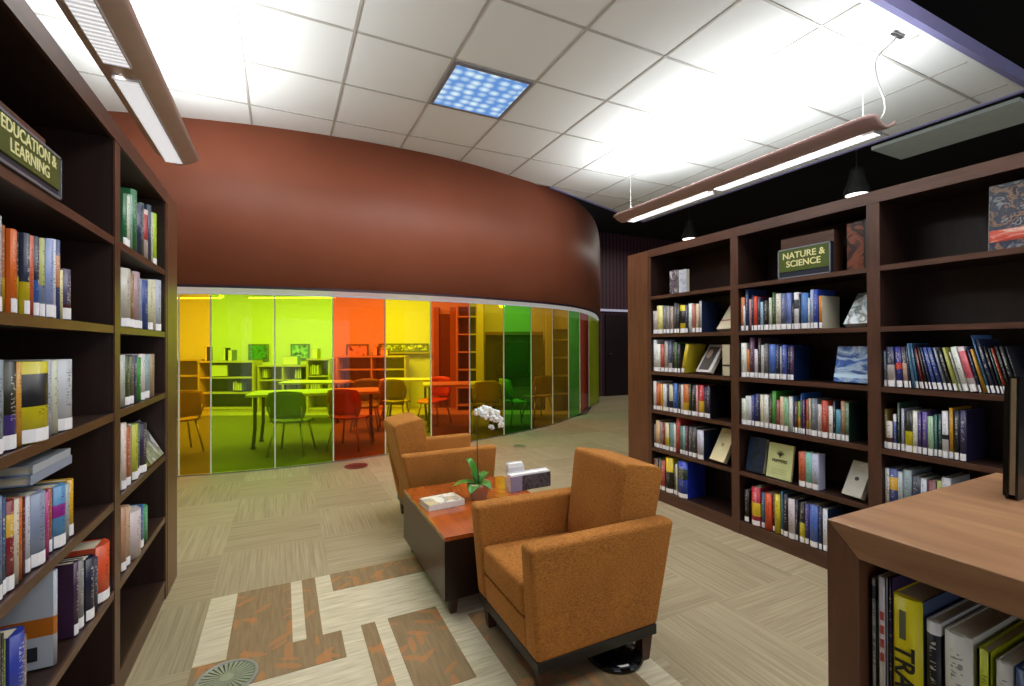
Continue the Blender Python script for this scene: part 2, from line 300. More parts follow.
'L1_5': (0.385, None, '1.695,0.0170,0.226,c4c8d0 1.718,0.0260,0.215,3c2040 1.749,0.0380,0.206,7c7c7c 1.791,0.0490,0.193,1c1c38 1.843,0.0420,0.170,24304c 1.894,0.0960,0.190,d0502c'),
'L1_6': (0.385, None, '1.308,0.0230,0.241,5c5060 1.332,0.0110,0.227,2c3c30 1.344,0.0170,0.205,6c7820 1.364,0.0520,0.203,2c3c9c 1.418,0.0290,0.170,7c6c60'),
'C': (0.6, '303844', '0.439,0.0100,0.217,b8b8b0,505458,0.85-0.95 0.428,0.0140,0.226,dcd8dc 0.414,0.0030,0.230,3c2c50 0.410,0.0410,0.209,e4d414 0.365,0.0180,0.189,14141c,d8d8d8,0.9-1 0.344,0.0320,0.185,d8d8cc 0.308,0.0150,0.177,b4bc20 0.289,0.0180,0.172,d0ccc4 0.269,0.0220,0.175,28406c'),
}
# ================================================================ floor
def carpet_mat():
    m, t, b = newmat('striped_carpet_tiles')
    geo = t.add('ShaderNodeNewGeometry'); sp = t.add('ShaderNodeSeparateXYZ'); t.link(geo.outputs['Position'], sp.inputs[0])
    S = .54
    u = t.math('DIVIDE', t.math('SUBTRACT', sp.outputs[0], -.31), S); v = t.math('DIVIDE', t.math('SUBTRACT', sp.outputs[1], 2.645), S)
    iu = t.math('FLOOR', u); iv = t.math('FLOOR', v)
    ck = t.math('ABSOLUTE', t.math('MODULO', t.math('ADD', iu, iv), 2.0))
    def stripes(sx, sy):
        cb = t.add('ShaderNodeCombineXYZ')
        t.link(t.math('MULTIPLY', sp.outputs[0], sx), cb.inputs[0]); t.link(t.math('MULTIPLY', sp.outputs[1], sy), cb.inputs[1])
        t.link(t.math('MULTIPLY_ADD', iu, 3.7, t.math('MULTIPLY', iv, 5.3)), cb.inputs[2])
        n = t.add('ShaderNodeTexNoise'); n.inputs['Scale'].default_value = 1; n.inputs['Detail'].default_value = 4; n.inputs['Roughness'].default_value = .6
        t.link(cb.outputs[0], n.inputs['Vector']); return n.outputs['Fac']
    a, c = stripes(2.2, 95), stripes(95, 2.2)
    f = t.math('ADD', t.math('MULTIPLY', a, ck), t.math('MULTIPLY', c, t.math('SUBTRACT', 1.0, ck)))
    wn = t.add('ShaderNodeTexWhiteNoise'); cb = t.add('ShaderNodeCombineXYZ'); t.link(iu, cb.inputs[0]); t.link(iv, cb.inputs[1]); t.link(cb.outputs[0], wn.inputs['Vector'])
    f = t.math('MULTIPLY_ADD', f, 1.7, -.35)
    f = t.math('ADD', f, t.math('MULTIPLY_ADD', wn.outputs['Value'], .3, -.15), clamp=True)
    fine = t.add('ShaderNodeTexNoise'); fine.inputs['Scale'].default_value = 420; t.link(geo.outputs['Position'], fine.inputs['Vector'])
    f = t.math('ADD', f, t.math('MULTIPLY_ADD', fine.outputs['Fac'], .3, -.15), clamp=True)
    t.link(t.mix(f, lin('877b62'), lin('b3a78a')), b.inputs['Base Color'])
    b.inputs['Roughness'].default_value = .95; b.inputs['Specular IOR Level'].default_value = .15
    bp = t.add('ShaderNodeBump'); bp.inputs['Strength'].default_value = .3; bp.inputs['Distance'].default_value = .003
    t.link(f, bp.inputs['Height']); t.link(bp.outputs[0], b.inputs['Normal'])
    return m
def inlay_mat(name, c1, c2, leaf=None, axis=0):
    m, t, b = newmat(name)
    geo = t.add('ShaderNodeNewGeometry')
    mp = t.add('ShaderNodeMapping'); mp.inputs['Scale'].default_value = (75, 7, 1) if axis == 0 else (7, 75, 1)
    t.link(geo.outputs['Position'], mp.inputs['Vector'])
    n = t.add('ShaderNodeTexNoise'); n.inputs['Scale'].default_value = 1; n.inputs['Detail'].default_value = 4
    t.link(mp.outputs[0], n.inputs['Vector'])
    f = t.math('MULTIPLY_ADD', n.outputs['Fac'], 2.0, -.5, clamp=True)
    col = t.mix(f, lin(c1), lin(c2))
    if leaf:
        for k, (ang, sc, off) in enumerate(((.5, (6.5, 24, 1), 0), (-.7, (6.5, 24, 1), 4.3), (1.6, (6.5, 24, 1), 9.1))):
            mp = t.add('ShaderNodeMapping'); mp.inputs['Rotation'].default_value = (0, 0, ang); mp.inputs['Location'].default_value = (off, off, 0)
            m2 = t.add('ShaderNodeMapping'); m2.inputs['Scale'].default_value = sc
            t.link(geo.outputs['Position'], mp.inputs['Vector']); t.link(mp.outputs[0], m2.inputs['Vector'])
            vo = t.add('ShaderNodeTexVoronoi'); vo.inputs['Scale'].default_value = 1; t.link(m2.outputs[0], vo.inputs['Vector'])
            g = t.math('MULTIPLY', t.math('LESS_THAN', vo.outputs['Distance'], .36), .6)
            s2 = t.add('ShaderNodeSeparateColor'); t.link(vo.outputs['Color'], s2.inputs[0])
            g = t.math('MULTIPLY', g, t.math('GREATER_THAN', s2.outputs[0], .62))
            col = t.mix(g, col, lin(leaf))
    t.link(col, b.inputs['Base Color']); b.inputs['Roughness'].default_value = .95; b.inputs['Specular IOR Level'].default_value = .15
    return m
M_CARPET = carpet_mat()
fl = struct(bx('floor', M_CARPET, (-3.4, 9.5, -3.5, 12.5, -.05, 0)))
def pieces(name, rects, z, mat):
    bm = bmesh.new()
    for x0, x1, y0, y1 in rects: box(bm, x0, x1, y0, y1, z-.002, z)
    return struct(obj(name, bm, mat, fl))
pieces('carpet_cream_field', [(-.305, 1.265, .8, 2.645)], .003, inlay_mat('cream_carpet', 'b0a78c', 'd9d1b8', axis=1))
pieces('carpet_leaf_inlay', [(-.195, .037, 2.105, 2.645), (.088, .15, 2.105, 2.645), (.223, .95, 2.46, 2.645), (-.305, .222, 1.918, 2.1055),
    (.302, .36, 1.40, 2.105), (.415, .631, 1.592, 2.105), (.742, 1.16, 1.1, 1.98), (-.305, -.1, .9, 1.38), (.05, .4, .9, 1.3)], .005,
    inlay_mat('taupe_leaf_carpet', '806c52', '948060', 'b47c4e'))

# ================================================================ curved wall + coloured glass
FAS = [(-3.3, 5.35), (-2.2, 4.98), (-1.305, 4.714), (-.743, 4.572), (-.217, 4.468), (.402, 4.405), (1.004, 4.40), (1.598, 4.45), (2.233, 4.60), (2.87, 4.80), (3.55, 5.18), (4.35, 5.93), (5.39, 7.23), (5.9, 7.93), (6.3, 8.5), (6.62, 8.99)]
GL = [(-3.3, 5.75), (-2.0, 5.45), (-.86, 5.27), (-.604, 5.225), (-.065, 5.175), (.474, 5.198), (1.02, 5.279), (1.57, 5.385), (2.104, 5.52), (2.661, 5.70), (3.187, 5.903), (3.684, 6.141), (4.195, 6.487), (4.681, 6.877), (5.297, 7.479), (6.016, 8.128), (6.5, 8.99)]
FZ = 1.7
fas = spline(FAS, 90); gls = spline(GL, 90)
def wall_red():
    m, t, b = newmat('terracotta_paint')
    geo = t.add('ShaderNodeNewGeometry')
    n = t.add('ShaderNodeTexNoise'); n.inputs['Scale'].default_value = 3; t.link(geo.outputs['Position'], n.inputs['Vector'])
    n2 = t.add('ShaderNodeTexNoise'); n2.inputs['Scale'].default_value = 260; t.link(geo.outputs['Position'], n2.inputs['Vector'])
    t.link(t.mix(n.outputs['Fac'], lin('85452c'), lin('925038')), b.inputs['Base Color'])
    b.inputs['Roughness'].default_value = .55
    bp = t.add('ShaderNodeBump'); bp.inputs['Strength'].default_value = .04; bp.inputs['Distance'].default_value = .001
    t.link(n2.outputs['Fac'], bp.inputs['Height']); t.link(bp.outputs[0], b.inputs['Normal'])
    return m
bm = bmesh.new()
bot = [bm.verts.new((p[0], p[1], FZ)) for p in fas]; top = [bm.verts.new((p[0], p[1], 3.07)) for p in fas]
def gz(i): return FZ+.12*(i/90)**1.3
gb = [bm.verts.new((p[0], p[1], gz(i))) for i, p in enumerate(gls)]; gt = [bm.verts.new((p[0], p[1], 3.07)) for p in gls]
for i in range(90):
    f = bm.faces.new((bot[i], bot[i+1], top[i+1], top[i])); f.smooth = True
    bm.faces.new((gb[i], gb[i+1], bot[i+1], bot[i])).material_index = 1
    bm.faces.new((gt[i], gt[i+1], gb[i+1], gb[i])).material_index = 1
    bm.faces.new((top[i], top[i+1], gt[i+1], gt[i]))
bm.faces.new((bot[0], top[0], gt[0], gb[0])); bm.faces.new((bot[-1], gb[-1], gt[-1], top[-1]))
M_SOFF = plain('glowing_soffit', 'd8dae8', .5, emit=.3)  # soffit is no lamp; emission added to brighten the strip
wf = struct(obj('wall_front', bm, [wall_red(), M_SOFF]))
for p in wf.data.polygons:
    if p.material_index == 0: p.use_smooth = True
# dark shadow-gap bead under the fascia and the slim white head channel of the glass
def ribbon(name, pts, off, w, z0, z1, mat, parent):
    bm = bmesh.new(); A = []
    for i, p in enumerate(pts):
        d = (pts[min(i+1, len(pts)-1)]-pts[max(i-1, 0)]).normalized(); n = Vector((d.y, -d.x))
        q = p+n*off; r = p+n*(off-w)
        a0 = z0(i) if callable(z0) else z0; a1 = z1(i) if callable(z1) else z1
        A.append([bm.verts.new((q.x, q.y, a0)), bm.verts.new((q.x, q.y, a1)), bm.verts.new((r.x, r.y, a1)), bm.verts.new((r.x, r.y, a0))])
    for a, b in zip(A, A[1:]):
        for k in range(4): bm.faces.new((a[k], a[(k+1) % 4], b[(k+1) % 4], b[k]))
    bm.faces.new(A[0]); bm.faces.new(A[-1][::-1])
    return struct(obj(name, bm, mat, parent))
ribbon('drip_bead', fas, .004, .03, FZ-.012, FZ+.006, plain('dark_bronze', '2a1a2a', .4), wf)
ribbon('head_channel', gls, .02, .04, lambda i: gz(i)-.014, lambda i: gz(i)+.002, plain('white_channel', 'dfe3ee', .4, emit=.2), wf)  # slight emission put into the channel, which is no lamp
ribbon('floor_channel', gls, .012, .024, 0.0, .012, M_METAL, wf)
TINT = {'amber': (.98, .60, .01, 1), 'lime': (.60, .98, .02, 1), 'red': (1.0, .16, .015, 1), 'yellow': (.97, .80, .01, 1), 'orange': (.80, .13, .015, 1),
        'olive': (.62, .47, .01, 1), 'green': (.12, .56, .03, 1), 'bronze': (.50, .29, .02, 1), 'deep_red': (.30, .045, .03, 1), 'moss': (.10, .40, .05, 1), 'chartreuse': (.66, .78, .03, 1)}
TM = {k: glassmat(k+'_tinted_glass', v, {'deep_red': .5, 'chartreuse': .7, 'moss': .2, 'bronze': .1}.get(k, .04)) for k, v in TINT.items()}
GN = ['amber', 'amber', 'amber', 'lime', 'lime', 'red', 'yellow', 'orange', 'olive', 'green', 'bronze', 'bronze', 'moss', 'deep_red', 'chartreuse']
WORDS = {'amber': 'amber', 'lime': 'lime green', 'red': 'bright red-orange', 'yellow': 'golden yellow', 'orange': 'deep orange-red', 'olive': 'olive yellow', 'green': 'emerald green', 'bronze': 'bronze amber', 'moss': 'narrow green', 'deep_red': 'dark red', 'chartreuse': 'yellow-green'}
for i, g in enumerate(GN):
    seg = [p for k, p in enumerate(gls) if i/16*90-1e-6 <= k <= (i+1)/16*90+1e-6]
    a, b = Vector(GL[i]), Vector(GL[i+1])
    pts = [a]+[p for p in seg if (p-a).length > .03 and (p-b).length > .03]+[b]
    bm = bmesh.new()
    lo = [bm.verts.new((p.x, p.y, .01)) for p in pts]; hi = [bm.verts.new((p.x, p.y, gz((i+k/max(1, len(pts)-1))/16*90)-.002)) for k, p in enumerate(pts)]
    for k in range(len(pts)-1): bm.faces.new((lo[k], lo[k+1], hi[k+1], hi[k])).smooth = True
    o = struct(obj('window_%d' % (i+1), bm, TM[g])); o['label'] = WORDS[g]+' glass panel of the curved partition'
    if 1 < i < 15:
        mb = bmesh.new(); c = a
        d = (b-a).normalized(); n = Vector((d.y, -d.x)); w = .0055
        q = [c+d*w+n*.008, c-d*w+n*.008, c-d*w-n*.008, c+d*w-n*.008]
        prism(mb, q, .01, gz(i/16*90)-.01); struct(obj('mullion', mb, plain('pale_mullion', 'c8ccb4', .35, emit=.1), o))  # mullions carry a faint added glow in their colour

# ================================================================ play room behind the glass
bm = bmesh.new(); prism(bm, [(p[0], p[1]+.02) for p in gls[::3]]+[rf(1.3, 8.2), rf(-8.6, 8.2)], .0, .002)
struct(obj('floor_room', bm, plain('dark_room_carpet', '5c5644', .95)))
M_RW = plain('room_white_wall', 'd2d2c8', .7, noise=.02)
def wallrf(name, u0, u1, d, z0, z1, mat, th=.1, parent=None):
    p0, p1, p2, p3 = rf(u0, d), rf(u1, d), rf(u1, d+th), rf(u0, d+th)
    bm = bmesh.new(); prism(bm, [p0, p1, p2, p3], z0, z1); return struct(obj(name, bm, mat, parent))
wb = wallrf('wall_back', -8.6, 1.5, 9.25, 0, 2.75, M_RW)
struct(bx('wall_left', plain('left_wall_paint', '8a7a66', .7), (-3.45, -3.35, -3.5, 12.2, 0, 3.9)))
bm = bmesh.new(); prism(bm, [(p[0], p[1]+.004) for p in gls[::2]]+[rf(1.5, 9.4), rf(-8.6, 9.4), (-3.4, 12)], 2.7, 2.75)
struct(obj('ceiling_room', bm, plain('room_ceiling', 'e4e4e0', .8, noise=.01)))
def rfobj(name, u, d, label=None, cat=None, rz=0, group=None):
    x, y = rf(u, d); return empty(name, (x, y, 0), -YAW+rz, label, cat, group)
M_ROOMWOOD = plain('pale_maple', 'b9a98a', .5); M_ROOMDK = plain('room_shelf_back', '8c8068', .6)
def low_shelf(u, d, w, h, n, label, dark=False, cols=1, books=()):
    t = rfobj('low_bookcase', u, d, label, 'bookcase'); m = plain('dark_maple', '5a5a44', .5) if dark else M_ROOMWOOD
    bm = bmesh.new(); dd = .3
    for s in range(cols+1): box(bm, s*(w-.03)/cols, s*(w-.03)/cols+.03, 0, dd, 0, h-.03)
    obj('side_panel', bm, M_ROOMWOOD, t)
    bx('top_board', M_ROOMWOOD, (0, w, -.01, dd, h-.03, h), t)
    bx('back_panel', plain('shelf_back', '3e4030', .6) if dark else M_ROOMDK, (.03, w-.03, dd-.02, dd-.005, .05, h-.03), t)
    for k in range(n): bx('shelf', m if not dark else M_ROOMWOOD, (.03, w-.03, .01, dd-.02, .06+k*(h-.1)/n, .085+k*(h-.1)/n), t)
    bx('plinth', M_ROOMWOOD, (.03, w-.03, .02, .04, 0, .06), t)
    return t
low_shelf(-5.72, 8.55, 1.02, .94, 3, 'wide low bookcase with dark back behind the lime glass', True)
low_shelf(-6.75, 8.75, .98, .97, 3, 'pale low bookcase behind the amber glass panel')
low_shelf(-4.66, 8.6, .92, .86, 3, 'shorter pale bookcase right of the dark-backed one behind lime glass', cols=2)
low_shelf(-3.70, 8.45, .42, .98, 3, 'narrow pale bookcase seen at the lime and red glass joint')
low_shelf(-3.26, 8.75, 1.28, 1.02, 4, 'pale low bookcase of several cubbies behind the red glass', cols=2)
# windows / pictures on the back wall
def wallpic(name, u0, u1, z0, z1, label, cat, cols, d=9.24):
    t = rfobj(name, u0, d-.03, label, cat); w = u1-u0
    bm = bmesh.new(); e = .025
    box(bm, 0, w, 0, .028, z0, z0+e); box(bm, 0, w, 0, .028, z1-e, z1); box(bm, 0, e, 0, .028, z0+e, z1-e); box(bm, w-e, w, 0, .028, z0+e, z1-e)
    obj('frame', bm, plain('pic_frame', '6a7466', .5), t)
    bx('picture', picmat(name+'_image', cols, 9, seed=u0, distort=.2), (e, w-e, .008, .02, z0+e, z1-e), t)
wallpic('wall_picture', -5.17, -4.78, .93, 1.25, 'square teal picture above the dark-backed bookcase', 'picture', ['2a7468', '4e9c88', '1c4c48'])
wallpic('wall_picture', -4.34, -3.98, .95, 1.25, 'teal and pale picture above the pale bookcases behind lime glass', 'picture', ['3c9c94', 'a8d0c0', '28605c'])
wallpic('wall_picture', -3.25, -2.82, .96, 1.24, 'pinkish picture standing above the red-glass bookcase', 'picture', ['c8a0b0', 'e0c8d0', '80506a'])
wallpic('picture_rail_display', -2.62, -1.64, 1.09, 1.25, 'long strip of small bright pictures on the yellow-glass wall', 'picture', ['3a5a20', 'c8d890', '405028', 'e8e8c0'])
bxp = rf(-2.62, 9.12)
t = rfobj('picture_ledge', -2.75, 9.12, 'thin wall ledge under the strip of small pictures', 'shelf'); bx('board', M_ROOMWOOD, (0, 1.15, 0, .12, 1.055, 1.075), t)
# small things standing on the low bookcases
def rbook(u, d, z, w, h, dd, col, label):
    t = rfobj('book', u, d, label, 'book'); t.location.z = z
    bx('cover', plain('rb'+col, col, .5), (0, w, 0, dd, 0, h), t); bx('pages', M_PAGE, (.004, w-.004, -.002, dd-.01, .006, h-.006), t)
for u, d, z, w, h, dd, c, l in [(-5.66, 8.66, .94, .04, .26, .16, '26281c', 'dark upright book on top of the dark-backed low bookcase, left end'),
    (-5.33, 8.66, .94, .05, .24, .16, '20241c', 'dark upright book near the middle of the dark-backed bookcase top'),
    (-5.23, 8.66, .94, .07, .2, .16, '6c7c50', 'grey-green book beside the dark one on the dark-backed bookcase'),
    (-4.25, 8.7, .86, .28, .16, .12, '5c8c80', 'wide teal book standing on the short pale bookcase'),
    (-3.62, 8.5, .98, .1, .18, .14, '98a068', 'pale green book on the narrow pale bookcase'),
    (-2.62, 8.85, 1.02, .08, .17, .12, '602020', 'dark book on the red-glass bookcase top'),
    (-2.48, 8.85, 1.02, .14, .12, .12, '8c3c30', 'low reddish box-like book on the red-glass bookcase top')]:
    rbook(u, d, z, w, h, dd, c, l)
# framed face-out book on the dark shelf, and a few books in the cubbies
rbook(-5.50, 8.58, .66, .30, .21, .03, 'a8a060', 'framed pale picture book displayed on the upper dark shelf')
k = 0
for (u0, z, d, n, nm) in [(-5.12, .37, 8.62, 5, 'dark-backed bookcase'), (-6.62, .37, 8.82, 6, 'amber-glass bookcase'), (-6.6, .06, 8.82, 5, 'amber-glass bookcase lower shelf'), (-4.6, .6, 8.66, 3, 'short pale bookcase'), (-4.0, .58, 8.66, 4, 'short pale bookcase right cubby'),
                   (-3.65, .66, 8.5, 5, 'narrow pale bookcase'), (-3.65, .37, 8.5, 5, 'narrow pale bookcase lower shelf')]:
    u = u0
    for q in range(n):
        w = random.choice((.025, .035, .045)); c = random.choice(['4a6a8c', '8c4a3a', 'b0a878', '5a7a4c', '30343c', 'c8c4b0'])
        z0 = z+.026
        rbook(u, d, z0, w-.003, random.uniform(.14, .19), .15, c, {'4a6a8c': 'blue', '8c4a3a': 'brick red', 'b0a878': 'tan', '5a7a4c': 'green', '30343c': 'dark', 'c8c4b0': 'cream'}[c]+' small book, %s of the row in the %s' % (['first', 'second', 'third', 'fourth', 'fifth', 'sixth'][q], nm)); u += w
# tall units at the right of the room
def rfbox(name, mat, u0, u1, d0, d1, z0, z1, parent=None, **kw):
    bm = bmesh.new(); prism(bm, [rf(u0, d0), rf(u1, d0), rf(u1, d1), rf(u0, d1)], z0, z1); return obj(name, bm, mat, parent, **kw)
d1 = rfbox('door_1', plain('room_door', '5c3c28', .5), -1.42, -1.20, 9.16, 9.25, 0, 1.82); struct(d1)
struct(rfbox('door_frame', plain('room_door_frame', '9c7858', .5), -1.52, -1.42, 9.12, 9.25, 0, 1.95, d1))
struct(rfbox('door_frame', plain('room_door_frame', '9c7858', .5), -1.20, -1.02, 9.12, 9.25, 0, 1.95, d1))
t = rfobj('tall_bookcase', -1.04, 8.72, 'tall open bookcase behind the orange and olive glass', 'bookcase')
w = .40
for k, (a, b) in enumerate(((0, .03), (w-.03, w))): bx('side_panel', M_ROOMWOOD, (a, b, 0, .32, 0, 1.95), t)
bx('back_panel', plain('purple_back', '4c3c58', .6), (.03, w-.03, .29, .31, 0, 1.95), t)
for k in range(6): bx('shelf', M_ROOMWOOD, (.03, w-.03, .01, .29, .08+k*.33, .105+k*.33), t)
struct(rfbox('column_room', plain('room_column', 'bfb48c', .6), -.64, -.52, 8.6, 8.9, 0, 2.7))
tv = rfobj('media_cabinet', -.50, 8.75, 'wide dark media cabinet with a recessed screen behind the green glass', 'cabinet')
bx('back_panel', plain('cabinet_dark', '3a3430', .5), (0, 1.08, .1, .35, 0, 1.42), tv)
bx('top_board', plain('cabinet_top', '7a5c44', .5), (0, 1.08, 0, .35, 1.40, 1.46), tv)
bx('base_cabinet', plain('cabinet_base', '4c4438', .5), (0, 1.08, 0, .35, 0, .42), tv)
sc = bx('screen', plain('screen_black', '0c1418', .12), (.2, .8, .03, .09, .62, 1.25), tv)
bx('screen_stand', M_BLACK, (.44, .56, .05, .2, .42, .64), sc)
bx('drawer', plain('cabinet_draw', '5c5244', .5), (.05, .6, -.012, 0, .08, .36), tv); bx('drawer', plain('cabinet_draw', '5c5244', .5), (.62, 1.04, -.012, 0, .08, .36), tv)
struct(rfbox('column_room', plain('room_column', 'bfb48c', .6), .62, .74, 8.5, 8.8, 0, 2.7))
t = rfobj('wall_cabinet', .76, 8.62, 'pale cupboard standing behind the right-hand bronze glass', 'cabinet')
bx('upper_cabinet', plain('cream_cupboard', 'dcd4c4', .5), (0, .29, 0, .2, 1.5, 1.95), t); bx('body', plain('grey_cupboard', '6a6458', .5), (0, .29, .05, .2, 0, 1.5), t)
for k in range(4): bx('shelf', plain('cream_cupboard', 'c8c0b0', .5), (0, .29, 0, .06, .3+k*.33, .33+k*.33), t)
# tables
M_TT = plain('pale_laminate', 'c9c6b4', .35); M_TL = plain('table_leg_metal', '4c4c48', .4, .3)
def rtable(u, d, w, dp, label, rz=0.0, h=.64, dark=True):
    t = rfobj('activity_table', u, d, label, 'table', rz, 'activity tables behind the glass')
    bm = bmesh.new(); n = 8; r = .08; pts = []
    for cx, cy, a0 in ((w/2-r, dp/2-r, 0), (-w/2+r, dp/2-r, 90), (-w/2+r, -dp/2+r, 180), (w/2-r, -dp/2+r, 270)):
        for k in range(n+1):
            a = math.radians(a0+90*k/n); pts.append((cx+r*math.cos(a), cy+r*math.sin(a)))
    prism(bm, pts, h-.028, h); obj('tabletop', bm, M_TT, t)
    for sx in (-1, 1):
        for sy in (-1, 1):
            bm = bmesh.new(); x, y = sx*(w/2-.1), sy*(dp/2-.08)
            tube(bm, [(x, y, h-.03), (x, y, .25), (x+.02*sx, y, .03)], .02, 8)
            lg = obj('leg', bm, M_BLACK if dark else M_TL, t, smooth=True)
            bm = bmesh.new(); lathe(bm, [(.012, 0), (.028, .005), (.028, .03), (.012, .035)], 12, (x+.02*sx, y, 0)); obj('foot', bm, M_BLACK, lg)
    return t
rtable(-2.46, 5.92, 1.5, .62, 'large pale table behind the lime and red glass, nearest the partition', .3)
rtable(-3.15, 7.55, 1.0, .55, 'pale table behind the lime glass, farther than the large one')
rtable(-1.72, 7.75, .85, .55, 'small pale table behind the yellow glass', 0, .66, False)
rtable(-.74, 6.85, 1.1, .65, 'pale table behind the orange and olive glass', .2, .66)
# chairs
def rchair(u, d, rz, col, label):
    t = rfobj('school_chair', u, d, label, 'chair', rz, 'stacking chairs in the glazed room')
    m = plain('chair_shell_'+col, col, .45)
    bm = bmesh.new(); nx, nz = 8, 6; V = []
    for j in range(nz+1):
        z = .42+.30*j/nz; row = []
        for i in range(nx+1):
            s = -1+2*i/nx; w = .175+.035*math.sin(PI*min(1, j/nz*1.1))
            row.append(bm.verts.new((s*w, .20-.05*(s*s)+.05*j/nz, z-(.02*s*s if j == nz else 0))))
        V.append(row)
    for j in range(nz):
        for i in range(nx): bm.faces.new((V[j][i], V[j][i+1], V[j+1][i+1], V[j+1][i])).smooth = True
    o = obj('backrest', bm, m, t); md = o.modifiers.new('th', 'SOLIDIFY'); md.thickness = .012
    bm = bmesh.new(); V = []
    for j in range(7):
        y = -.19+.38*j/6; row = []
        for i in range(9):
            s = -1+i/4; row.append(bm.verts.new((s*(.19 if j < 5 else .175), y, .385-.015*(1-s*s)-.03*max(0, (1-j)/1)+(.02 if j == 6 else 0))))
        V.append(row)
    for j in range(6):
        for i in range(8): bm.faces.new((V[j][i], V[j][i+1], V[j+1][i+1], V[j+1][i])).smooth = True
    o = obj('seat', bm, m, t); md = o.modifiers.new('th', 'SOLIDIFY'); md.thickness = .012
    for sx in (-1, 1):
        for sy in (-1, 1):
            bm = bmesh.new(); tube(bm, [(sx*.13, sy*.13, .37), (sx*.19, sy*.2, 0.008)], .011, 8); obj('leg', bm, M_METAL, t, smooth=True)
        bm = bmesh.new(); tube(bm, [(sx*.15, .13, .37), (sx*.165, .19, .44), (sx*.165, .205, .55)], .01, 8); obj('back_support', bm, M_METAL, t, smooth=True)
# local +y is the back of the chair; facing away from the partition needs the back toward the camera
rchair(-2.47, 5.28, PI+.1, '5c7048', 'chair with its back to the lime glass at the large table')
rchair(-1.90, 5.52, PI-.1, 'a04030', 'chair with its back to the red glass at the large table')
rchair(-3.80, 5.35, PI+.9, '9c7040', 'chair behind the amber glass beside the tall bookcase end')
rchair(-2.10, 6.75, .2, '708850', 'chair on the far side of the large table behind lime glass')
rchair(-1.75, 7.05, PI, '9c8030', 'chair in front of the small table behind the yellow glass')
rchair(-1.20, 7.2, -.4, 'c05838', 'reddish chair at the far side of the table behind orange glass')
rchair(-.40, 6.62, PI+.3, 'b09030', 'yellowish chair seen through the olive glass')
rchair(.06, 7.0, PI/2+.5, '6ca850', 'green chair seen through the emerald glass panel')
rchair(.42, 7.7, PI+.5, '8c6c38', 'chair beside the media cabinet behind the bronze glass')
# pendant linear lamps in the room
for k, (u, d, w) in enumerate([(-5.6, 6.9, 1.3), (-3.9, 6.9, 1.3), (-2.2, 6.9, 1.3)]):
    t = rfobj('strip_lamp', u, d, ['linear lamp in the glazed room above the amber and lime glass', 'linear lamp in the glazed room above the lime and red glass', 'linear lamp in the glazed room above the yellow glass'][k], 'lamp', 0, 'linear lamps in the glazed room')
    bx('housing', M_WHITE, (0, w, 0, .12, 1.93, 1.97), t); bx('diffuser', plain('room_tube', 'fffff4', .4, emit=3), (.02, w-.02, .02, .10, 1.915, 1.932), t)
    for x in (.1, w-.1):
        bm = bmesh.new(); tube(bm, [(x, .06, 1.97), (x, .06, 2.7)], .002, 5); obj('hanging_wire', bm, M_METAL, t)
t = rfobj('globe_lamp', -.165, 8.0, 'small round glowing lamp at the top of the emerald glass', 'lamp')
bm = bmesh.new(); bmesh.ops.create_uvsphere(bm, u_segments=16, v_segments=10, radius=.06); bmesh.ops.translate(bm, vec=(0, 0, 1.90), verts=bm.verts); obj('globe', bm, plain('globe_glow', 'fffff0', .4, emit=4), t, smooth=True)
bm = bmesh.new(); tube(bm, [(0, 0, 1.95), (0, 0, 2.7)], .006, 6); obj('stem', bm, M_METAL, t)

# ================================================================ dark hall beyond, right
def ribbed():
    m, t, b = newmat('dark_ribbed_panel')
    geo = t.add('ShaderNodeNewGeometry'); sp = t.add('ShaderNodeSeparateXYZ'); t.link(geo.outputs['Position'], sp.inputs[0])
    f = t.math('MULTIPLY_ADD', t.math('SINE', t.math('MULTIPLY', sp.outputs[0], 60)), .5, .5)
    t.link(t.mix(f, lin('241218'), lin('563040')), b.inputs['Base Color']); b.inputs['Roughness'].default_value = .6
    return m
struct(bx('wall_far', ribbed(), (5.9, 9.5, 9.0, 9.1, 0, 3.9)))
struct(bx('wall_right', plain('dark_navy_wall', '0a0a12', .8), (9.4, 9.5, -3.5, 9.1, 0, 3.9)))
struct(bx('ceiling_void', plain('black_ceiling_void', '050508', .9), (-3.4, 9.5, -1.2, 12.2, 3.86, 3.95)))
d2 = struct(bx('door_2', plain('maroon_door', '1c0c12', .5), (6.83, 7.65, 8.96, 9.0, 0, 1.93)))
bx('transom_strip', plain('pale_transom', 'a8a8c0', .4, emit=.5), (6.62, 7.7, 8.94, 8.99, 2.0, 2.05), d2)
bx('door_handle', M_METAL, (6.9, 6.98, 8.92, 8.94, .98, 1.01), d2)

# ================================================================ ceiling cloud
T, GX, GY, CZ = .6096, -.225, 2.876, 3.055
def tilemat():
    m, t, b = newmat('mineral_ceiling_tile')
    geo = t.add('ShaderNodeNewGeometry')
    n = t.add('ShaderNodeTexNoise'); n.inputs['Scale'].default_value = 220; t.link(geo.outputs['Position'], n.inputs['Vector'])
    t.link(t.mix(n.outputs['Fac'], lin('dfe1e1'), lin('eceeee')), b.inputs['Base Color']); b.inputs['Roughness'].default_value = .9
    return m
poly = [(-3.35, 1.405), (4.865, 1.405), (4.865, 5.45), (2.805, 4.72), (1.6, 4.75), (-3.35, 5.5)]
bm = bmesh.new(); prism(bm, poly, CZ, CZ+.02); ce = struct(obj('ceiling', bm, tilemat()))
bm = bmesh.new()
def clipy(x):  # back limit of the ceiling at x
    if x > 2.805: return 4.72+(x-2.805)*.354
    if x > 1.6: return 4.74
    return 4.75+(1.6-x)*.1515
w = .008
for i in range(-5, 9):
    x = GX+i*T
    if -3.3 < x < 4.8: box(bm, x-w, x+w, 1.45, clipy(x)-.01, CZ-.004, CZ+.002)
